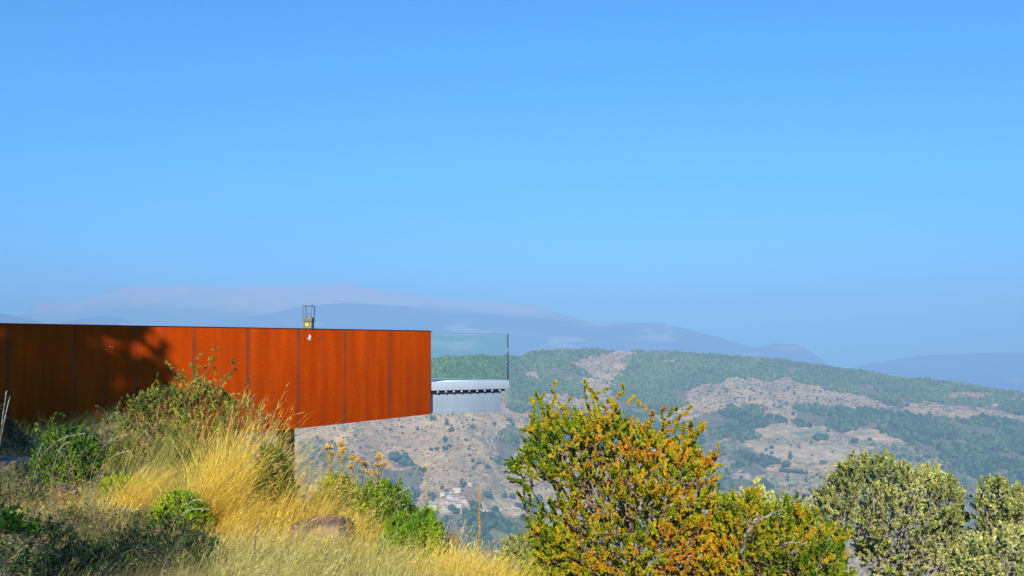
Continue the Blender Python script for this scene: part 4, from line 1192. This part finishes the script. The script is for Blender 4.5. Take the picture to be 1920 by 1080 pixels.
rock('boulder', 'large purplish brown boulder lying in the grass below the thistles', rockat(598, 1006, 9.7), (.42, .42, .36), .15, 5)
rock('boulder', 'flat sunlit pinkish rock slab joined in grass left of the brown boulder', rockat(520, 1000, 10.2), (.42, .40, .24), -.2, 15)
M['rock_dark'] = noise_mat('rock_dark', (.10, .07, .075), (.26, .18, .17), 6, bump=1.0, bdist=.05, detail=12)
rock('boulder', 'dark purple flat rock in the shade at the left edge', rockat(12, 868, 13.2), (.62, .5, .14), .1, 25, 'rock_dark')
rock('stone', 'small pale upright stone in front of the dark green shrub', rockat(70, 895, 11.2), (.035, .04, .09), .4, 35, 'rock_dark')
rock('stone', 'pinkish stone pair right below the dark green shrub', rockat(120, 915, 11.2), (.075, .06, .07), .9, 45, 'rock_dark')
rock('stone', 'smaller pinkish stone beside the reddish dry bush', rockat(140, 922, 11.0), (.05, .05, .06), .1, 55, 'rock_dark')

# ---- grass
G_GOLD = [(.50, .35, .05), (.74, .53, .07), (.95, .70, .11), (.92, .74, .20)]
G_OLIVE = [(.26, .25, .06), (.46, .42, .11), (.66, .57, .18), (.74, .64, .28)]
G_BROWN = [(.24, .15, .06), (.46, .32, .14), (.64, .47, .20), (.42, .38, .10)]
G_RED = [(.45, .26, .10), (.55, .38, .12), (.60, .46, .16)]
def grass_blades(g, x, y, h, lean, leanv, w_, pal, seg=4, curl=.25, hairs=0):
    n_ = len(x); z = ground_h(x, y) - .02
    base = np.stack([x, y, z], -1)
    t = np.linspace(0, 1, seg + 1)[None, :, None]
    d = norm(np.stack([leanv[:, 0], leanv[:, 1], np.zeros(n_)], -1))
    L_ = (lean[:, None] + rng.random((n_, 1)) * curl)
    P_ = base[:, None] + np.array([0, 0, 1.]) * (h[:, None, None] * (t - .35 * L_[:, None] ** 2 * t ** 2 * 1.0)) + d[:, None] * (h[:, None, None] * (L_[:, None] * (t * .45 + t ** 2 * .75)))
    side = norm(np.stack([rng.normal(size=n_) * .5 + 1, rng.normal(size=n_) * .6, np.zeros(n_)], -1))
    wd = (w_[:, None, None] * (1 - t * .85)) * .5
    a = P_ - side[:, None] * wd; b = P_ + side[:, None] * wd
    V = np.stack([a, b], 2).reshape(n_, -1, 3)
    k = np.arange(seg) * 2; q = np.stack([k, k + 1, k + 3, k + 2], -1)
    Q = (q[None] + (np.arange(n_) * 2 * (seg + 1))[:, None, None]).reshape(-1, 4)
    pal = np.array(pal); ti = rng.random(n_) * (len(pal) - 1.001); i_ = ti.astype(int); fr = (ti - i_)[:, None]
    c = (pal[i_] * (1 - fr) + pal[i_ + 1] * fr) * (.72 + .5 * rng.random((n_, 1)))
    pf = np.clip((fbm(x * 1.1 + 5, y * .8, 151, 3) - .50) * 5, 0, 1)[:, None] * .6
    c = c * (1 - pf) + np.array((.24, .27, .05)) * (.6 + .8 * rng.random((n_, 1))) * pf
    cc = np.repeat(c[:, None], 2 * (seg + 1), 1)
    g.add(V.reshape(-1, 3), quads=Q, col=cc.reshape(-1, 3))
    if hairs:
        m = rng.random(n_) < .5; Pt = P_[m]; hh = h[m]; cm = c[m] * 1.12
        k = hairs; s = rng.uniform(.72, 1.0, (len(Pt), k))
        fi = s * seg; i0 = np.minimum(fi.astype(int), seg - 1); fr = (fi - i0)[..., None]
        p0 = np.take_along_axis(Pt, i0[..., None], 1) * (1 - fr) + np.take_along_axis(Pt, i0[..., None] + 1, 1) * fr
        tdir = norm(Pt[:, -1] - Pt[:, -2])[:, None]
        hd = norm(tdir * 1.0 + rand_unit(len(Pt) * k).reshape(-1, k, 3) * .55)
        ln = (hh * .06 + .015)[:, None, None] * rng.uniform(.5, 1.2, (len(Pt), k, 1))
        p1 = p0 + hd * ln; sd_ = norm(np.cross(hd, rand_unit(len(Pt) * k).reshape(-1, k, 3))) * .0022
        V = np.stack([p0 - sd_, p0 + sd_, p1], 2).reshape(-1, 3)
        T = np.arange(len(V)).reshape(-1, 3)
        g.add(V, tris=T, col=np.repeat(np.repeat(cm, k, 0), 3, 0))
def field(g, n_, poly, dr, h, lean, wind, pal, tuft=14, w_=.005, spread=.10, hairs=3, umax=1.6, keep=None, curl=.25):
    """tufts whose feet are where the photo's columns and distances say"""
    P_ = np.array(poly, float)
    nt_ = max(1, n_ // tuft)
    px_ = rng.uniform(P_[0], P_[1], nt_); d = rng.uniform(dr[0], dr[1], nt_)
    x = (px_ - 960) / F * d; y = d
    m = edge_u(x, y) < umax
    if keep is not None: m &= keep(x, y)
    x, y = x[m], y[m]; nt_ = len(x)
    th = rng.uniform(.65, 1.2, nt_); tl = rng.normal(size=nt_) * .12
    x = np.repeat(x, tuft) + rng.normal(size=nt_ * tuft) * spread; y = np.repeat(y, tuft) + rng.normal(size=nt_ * tuft) * spread
    N = len(x); hh = rng.uniform(h[0], h[1], N) * np.repeat(th, tuft)
    ln = np.clip(rng.normal(size=N) * .20 + lean + np.repeat(tl, tuft), .02, 1.0)
    wv = np.stack([wind[0] + rng.normal(size=N) * .8, wind[1] + rng.normal(size=N) * .8], -1)
    grass_blades(g, x, y, hh, ln, wv, np.full(N, w_) * rng.uniform(.6, 1.3, N), pal, hairs=hairs, curl=curl)

g = Geo()
# general thin cover everywhere on the shoulder
field(g, 12000, (-60, 1000), (8.0, 16), (.08, .26), .40, (1, .1), G_BROWN, 9, .005, .16, 2)
field(g, 5000, (-60, 360), (8.5, 15), (.12, .36), .45, (1, -.2), G_OLIVE, 10, .004, .10, 2)
field(g, 3600, (-60, 420), (14.5, 19.5), (.15, .5), .35, (1, 0), G_OLIVE, 9, .005, .16, 2)
tag(link('grass', g.mesh('grass'), M['grass']), 'short brown and olive dry grass covering the stony shoulder', kind='stuff')
g = Geo()
# the tall golden clump and the leaning one left of it
field(g, 700, (350, 376), (9.6, 9.9), (.40, .85), .55, (1, .0), G_GOLD, 46, .0062, .05, 3, curl=.08)
field(g, 850, (384, 416), (9.9, 10.3), (.62, 1.12), .27, (1, .0), G_GOLD, 46, .0065, .06, 3, curl=.08)
field(g, 900, (40, 320), (9.8, 11.4), (.08, .26), .5, (1, .0), G_GOLD, 12, .0050, .10, 2)
field(g, 900, (480, 575), (9.9, 10.8), (.35, .80), .40, (1, .0), G_GOLD, 18, .0052, .10, 4, curl=.15)
field(g, 260, (330, 520), (9.8, 11.5), (.8, 1.35), .34, (1, .0), G_GOLD, 3, .0045, .05, 9, curl=.15)
field(g, 520, (595, 735), (10.7, 11.4), (.35, .85), .22, (1, .0), G_RED, 3, .0045, .05, 9, curl=.15)
field(g, 900, (390, 450), (9.4, 10.2), (.25, .6), .55, (1, .0), G_GOLD, 30, .0050, .07, 3, curl=.2)
field(g, 600, (420, 490), (10.8, 12.0), (.30, .75), .45, (1, .0), G_GOLD, 30, .0048, .10, 4, curl=.2)
field(g, 1100, (215, 275), (10.2, 11.0), (.35, .62), .70, (1, -.1), G_GOLD, 50, .0060, .06, 2, curl=.1)
field(g, 450, (500, 590), (10.8, 11.8), (.18, .48), .5, (1, -.1), G_GOLD, 14, .0048, .10, 4)
field(g, 700, (250, 500), (12.6, 14.0), (.5, .95), .30, (1, .1), G_OLIVE, 10, .0040, .14, 5)
field(g, 600, (425, 520), (11.8, 13.0), (.6, .95), .36, (1, .1), G_RED, 12, .0038, .12, 6)
field(g, 2300, (560, 720), (9.6, 11.3), (.22, .55), .50, (1, -.1), G_GOLD, 12, .0050, .10, 3)
field(g, 3400, (800, 1000), (7.0, 9.4), (.28, .50), .22, (1, .1), G_GOLD, 22, .0044, .09, 4, 1.0)
field(g, 700, (690, 830), (8.0, 9.6), (.18, .38), .35, (1, .1), G_GOLD, 16, .0044, .09, 4, 1.0)
field(g, 1300, (400, 640), (8.8, 10.3), (.15, .36), .45, (1, .1), G_GOLD, 14, .0048, .10, 3)
tag(link('golden_grass', g.mesh('golden_grass'), M['grass']), 'tall golden dry grass leaning to the right in sunlit clumps', kind='stuff')
g = Geo()
field(g, 6500, (380, 860), (6.0, 8.6), (.20, .42), .45, (1, .0), G_OLIVE, 24, .0040, .09, 4)
field(g, 700, (120, 380), (6.3, 8.5), (.16, .36), .45, (1, .0), G_OLIVE, 14, .0036, .12, 4)
tag(link('fine_grass', g.mesh('fine_grass'), M['grass']), 'fine pale olive grass along the bottom edge of the slope', kind='stuff')

# ---- separate stalks and flowering plants
def plume(px_, d, top, label, bend=.3, r_=.0022, col=(.50, .50, .42), foot=None, plumel=.28, name='grass_stalk'):
    """a single tall arching stalk with a feathery head; top = photo pixel of its tip"""
    b = gpos(px_, d); t_ = at(top[0], top[1], d)
    g = Geo(); k = 16; s = np.linspace(0, 1, k + 1)[:, None]
    mid = b + (t_ - b) * np.array([.35, .5, .5]) + np.array([-(t_[0] - b[0]) * bend, 0, abs(t_[2] - b[2]) * bend * .9])
    L_ = b * (1 - s) ** 2 + 2 * mid * s * (1 - s) + t_ * s ** 2
    rr_ = np.linspace(r_, r_ * .45, k + 1); tube_segments(g, L_[:-1], L_[1:], rr_[:-1], rr_[1:], 4, col)
    n_ = 160; s2 = rng.uniform(1 - plumel, 1, n_); P_ = np.stack([np.interp(s2 * k, np.arange(k + 1), L_[:, c]) for c in range(3)], -1)
    dd = np.stack([np.interp(np.minimum(s2 + .02, 1) * k, np.arange(k + 1), L_[:, c]) for c in range(3)], -1) - P_ + 1e-6
    ld = norm(norm(dd) + rand_unit(n_) * .35); c = np.array(col) * (.9 + .5 * rng.random((n_, 1)))
    add_leaves(g, P_, ld, rand_unit(n_), .020 * rng.uniform(.6, 1.2, n_), .0045, c)
    root = g.mesh(name, origin=b); o = link(name, root, M['grass'], None, tuple(b)); return tag(o, label, 'grass stalk')
plume(62, 10.6, (158, 813), 'long pale arching grass stalk, leftmost of the arches over the dark shrub', .5)
plume(96, 10.2, (130, 829), 'pale arching stalk with its head just left of the longest arch', .5)
plume(168, 10.4, (240, 815), 'long pale arching grass stalk bending right beside the mound', .5)
plume(175, 10.0, (243, 846), 'lower pale arching stalk right under the other bending one', .5)
plume(50, 10.8, (80, 831), 'thin pale straight stalk at the left edge of the dark shrub', .15)
plume(-12, 9.5, (12, 735), 'tall straight pale stalk at the far left edge of the photo', .1)
plume(-20, 9.0, (18, 745), 'second tall pale stalk at the far left edge of the photo', .1)
plume(330, 8.6, (390, 955), 'grey bent stalk with drooping head in front of the golden clump', .7, plumel=.4)
plume(345, 8.4, (378, 938), 'second grey bent stalk with drooping head before the golden clump', .7, plumel=.4)
plume(200, 9.0, (246, 958), 'silvery drooping stalk over the shaded low bushes', .7, plumel=.4)
plume(713, 10.2, (785, 875), 'straight pale bare stalk rising right of the round green shrub', .08, .0028, (.52, .47, .36), plumel=.1)
plume(640, 10.0, (765, 915), 'long pale stalk slanting right across the green shrubs', .1, .0026, (.55, .50, .30), plumel=.1)
plume(700, 9.5, (612, 940), 'yellow green bent stalk leaning left over the shrubs', .1, .0028, (.55, .50, .10), plumel=.05)

def thistle(px_, d, heads, label, nst):
    """stem with spiny leaves, several orange brown seed heads on side stems"""
    b = gpos(px_, d); root = empty('thistle', b); tag(root, label, 'thistle', 'thistles with orange heads')
    g = Geo(); gl = Geo()
    for i_, (hx, hy, sz) in enumerate(heads):
        tp = at(hx, hy, d + rng.uniform(-.08, .08)); k = 9; s = np.linspace(0, 1, k + 1)[:, None]
        st = b + (at(px_ + (hx - px_) * .3, hy + 75, d) - b) * (.35 if i_ else .0)
        mid = (st + tp) / 2 + np.array([-(tp[0] - st[0]) * .18, 0, .03]); L_ = st * (1 - s) ** 2 + 2 * mid * s * (1 - s) + tp * s ** 2
        rr_ = np.linspace(.0065, .0035, k + 1); tube_segments(g, L_[:-1], L_[1:], rr_[:-1], rr_[1:], 5)
        n_ = 44; s2 = rng.uniform(.15, .97, n_); P_ = np.stack([np.interp(s2 * k, np.arange(k + 1), L_[:, c]) for c in range(3)], -1)
        ld = norm(rand_unit(n_) * np.array([1, 1, .4]) + np.array([0, 0, .55]))
        pal = np.array([(.26, .27, .04), (.42, .34, .08), (.50, .30, .14), (.36, .30, .06)])[rng.integers(0, 4, n_)]
        add_leaves(gl, P_, ld, rand_unit(n_), rng.uniform(.04, .09, n_), .013, pal)
        # the head: scaly cup and a tuft of bristles
        hg = Geo(); v, f = ICO2; r1 = .027 * sz; hg.add(v * [r1, r1, r1 * .9] + tp, tris=f, col=(.55, .42, .08))
        m_ = 110; dr_ = rand_unit(m_); dr_[:, 2] = np.abs(dr_[:, 2]) * .9 - .15; dr_ = norm(dr_)
        cc = np.array([(.80, .42, .08), (.85, .58, .16), (.66, .30, .07), (.90, .74, .36)])[rng.integers(0, 4, m_)]
        add_leaves(hg, tp + dr_ * r1 * .7, dr_, rand_unit(m_), .034 * sz * rng.uniform(.7, 1.3, m_), .010, cc)
        link('flower_head', hg.mesh('flower_head', origin=b), M['grass'], root)
    link('stem', g.mesh('stem', origin=b), M['stem'], root)
    link('leaves', gl.mesh('leaves', origin=b), M['leaf'], root)
M['stem'] = noise_mat('thistle_stem', (.34, .27, .06), (.48, .36, .12), 20)
thistle(622, 11.2, [(618, 838, 1.0), (622, 852, .9), (612, 842, .7)], 'leftmost orange topped thistle, double headed', 3)
thistle(640, 11.1, [(640, 834, 1.1), (642, 846, .9), (638, 855, .8)], 'tallest thistle with three heads stacked at its tip', 3)
thistle(662, 11.0, [(661, 858, 1.05), (673, 864, 1.05), (658, 876, .7)], 'middle thistle with two brown heads side by side', 3)
thistle(690, 11.2, [(687, 871, .95), (682, 884, .7), (694, 886, .7)], 'low thistle between the two headed ones', 3)
thistle(705, 11.0, [(711, 858, 1.05), (720, 871, 1.0), (707, 872, .7), (703, 888, .6)], 'rightmost thistle with heads on two forks', 4)

# tall rusty dock stalk and its small neighbour
def dock(px_, d, top, label, r_, n_):
    b = gpos(px_, d); tp = at(top[0], top[1], d); g = Geo(); k = 14; s = np.linspace(0, 1, k + 1)[:, None]
    L_ = b * (1 - s) + tp * s + np.cumsum(rng.normal(size=(k + 1, 3)) * .0025, 0); rr_ = np.linspace(r_, r_ * .5, k + 1)
    tube_segments(g, L_[:-1], L_[1:], rr_[:-1], rr_[1:], 5, (.42, .17, .03))
    s2 = rng.uniform(.35, 1.0, n_); P_ = np.stack([np.interp(s2 * k, np.arange(k + 1), L_[:, c]) for c in range(3)], -1)
    dd = rand_unit(n_) * .6 + [0, 0, .9]; c = np.array([(.80, .42, .03), (.85, .52, .05), (.66, .30, .03)])[rng.integers(0, 3, n_)]
    add_leaves(g, P_, norm(dd), rand_unit(n_), .020 * (1.3 - .7 * s2), .008, c)
    o = link('dock_stalk', g.mesh('dock_stalk', origin=b), M['grass'], None, tuple(b)); tag(o, label, 'dry stalk')
dock(898, 8.6, (897, 917), 'tall thick rusty orange stalk standing alone against the valley', .0032, 420)
dock(917, 8.5, (918, 1012), 'short thin rusty stalk right of the tall rusty stalk', .003, 60)
dock(881, 8.6, (880, 1020), 'short thin rusty stalk left of the tall rusty stalk', .003, 60)
# yellow green branching weed
def weed(px_, d, top, label, spread_=26, n_=13, col=(.52, .46, .12)):
    b = gpos(px_, d); tp = at(top[0], top[1], d); g = Geo(); k = 12; s = np.linspace(0, 1, k + 1)[:, None]
    L_ = b * (1 - s) + tp * s + np.sin(s * 2.6) * np.array([.03, 0, 0]); rr_ = np.linspace(.005, .0018, k + 1)
    tube_segments(g, L_[:-1], L_[1:], rr_[:-1], rr_[1:], 5, col)
    for i_ in range(n_):
        s0 = rng.uniform(.45, .98); p0 = np.array([np.interp(s0 * k, np.arange(k + 1), L_[:, c]) for c in range(3)])
        e = p0 + np.array([rng.uniform(-1, 1) * spread_ / F * d * (1.2 - s0), rng.uniform(-.05, .05), rng.uniform(.04, .13)])
        m_ = (p0 + e) / 2 - [0, 0, .012]; tube_segments(g, [p0, m_], [m_, e], [.0022, .0017], [.0017, .001], 3, col)
        q_ = 9; t = rng.random((q_, 1)) * .7 + .3; P_ = m_ * (1 - t) + e * t
        add_leaves(g, P_, norm(rand_unit(q_) + [0, 0, .5]), rand_unit(q_), .011, .006, np.array(col) * rng.uniform(.8, 1.4, (q_, 1)))
    o = link('branching_weed', g.mesh('branching_weed', origin=b), M['grass'], None, tuple(b)); tag(o, label, 'weed')
weed(778, 9.8, (800, 876), 'yellow green branching dry weed rising right of the green shrubs')
weed(830, 9.0, (842, 985), 'faint small branching weed at the slope edge', 12, 7, (.50, .40, .16))
# fallen dead twigs in the shaded corner
TW = M['bark_grey']
def twig(pts, d, r0, r1, label):
    g = Geo(); limb(g, pts, d, r0, r1, 5, 5, .004)
    mid_ = pts[len(pts) // 2]; tag(link('dead_twig', g.mesh('dead_twig'), TW), label, 'twig')
M['twig_blue'] = noise_mat('twig_blue', (.07, .065, .06), (.17, .16, .15), 30); TW = M['twig_blue']
twig([(62,1022,6.5),(90,1035,6.5),(115,1043,6.5)], 6.5, .005, .003, 'short straight grey twig lying in the bottom left corner')
twig([(150,1052,6.4),(175,1065,6.4),(205,1078,6.4)], 6.4, .006, .004, 'blue grey twig lying at the bottom edge')
twig([(196,1075,6.6),(208,1055,6.6),(225,1042,6.6),(250,1030,6.6),(280,1026,6.7),(310,1055,6.8),(345,1005,6.9)], 6.6, .006, .002, 'curved dark branch bent like a hook at the bottom')
twig([(150,1020,6.6),(175,1038,6.6),(205,1065,6.6)], 6.6, .005, .002, 'straight grey twig crossing above the hooked branch')
twig([(476,1085,7.2),(474,1050,7.2),(478,1020,7.3),(482,990,7.4),(490,965,7.5)], 7.2, .006, .002, 'thin bare whitish twig standing upright left of the brown boulder')
twig([(620,1085,7.0),(640,1058,7.1),(655,1035,7.3),(658,1020,7.4)], 7.0, .005, .002, 'thin blue grey twig bending below the brown boulder')

# trees standing just outside the picture, whose shade falls on the wall and the shoulder
def shade_tree(label, c, rad, n_, base, seed, leaf=(.11, .06), nl=12):
    p = norm(rng.normal(size=(n_, 3))) * (rng.random((n_, 1)) ** .4); att = np.array(c) + p * np.array(rad)
    att = att[fbm(att[:, 0] * .9, att[:, 2] * .9 + att[:, 1] * .5, seed, 2) > .30]
    x_, y_ = base; b = np.array([x_, y_, gz(x_, y_)])
    woody('shade_tree', label, 'tree', att, b, colfun(OAKC, 1.5, seed), leaf=leaf, nl=nl, twig=.35, tipr=.008, expo=.45, bark='bark_grey', lmat='far_foliage', trunk_top=np.array([x_ * .5 + c[0] * .5, y_ * .5 + c[1] * .5, c[2] - rad[2] * .6]), rmax=.25, up=.3)
shade_tree('spreading tree left of the picture that shades the steel wall', (-12.4, 3.6, 6.3), (3.3, 2.8, 4.5), 4700, (-12.8, 3.0), 701, leaf=(.16, .11), nl=14)
shade_tree('smaller tree left of the picture shading the left edge of the slope', (-9.7, 4.0, 3.3), (2.2, 1.8, 2.0), 1500, (-10.0, 3.8), 721)
shade_tree('tree behind the viewer that shades the bottom left corner', (-6.5, -7.0, 4.2), (2.7, 2.2, 2.4), 1500, (-6.8, -7.4), 711)
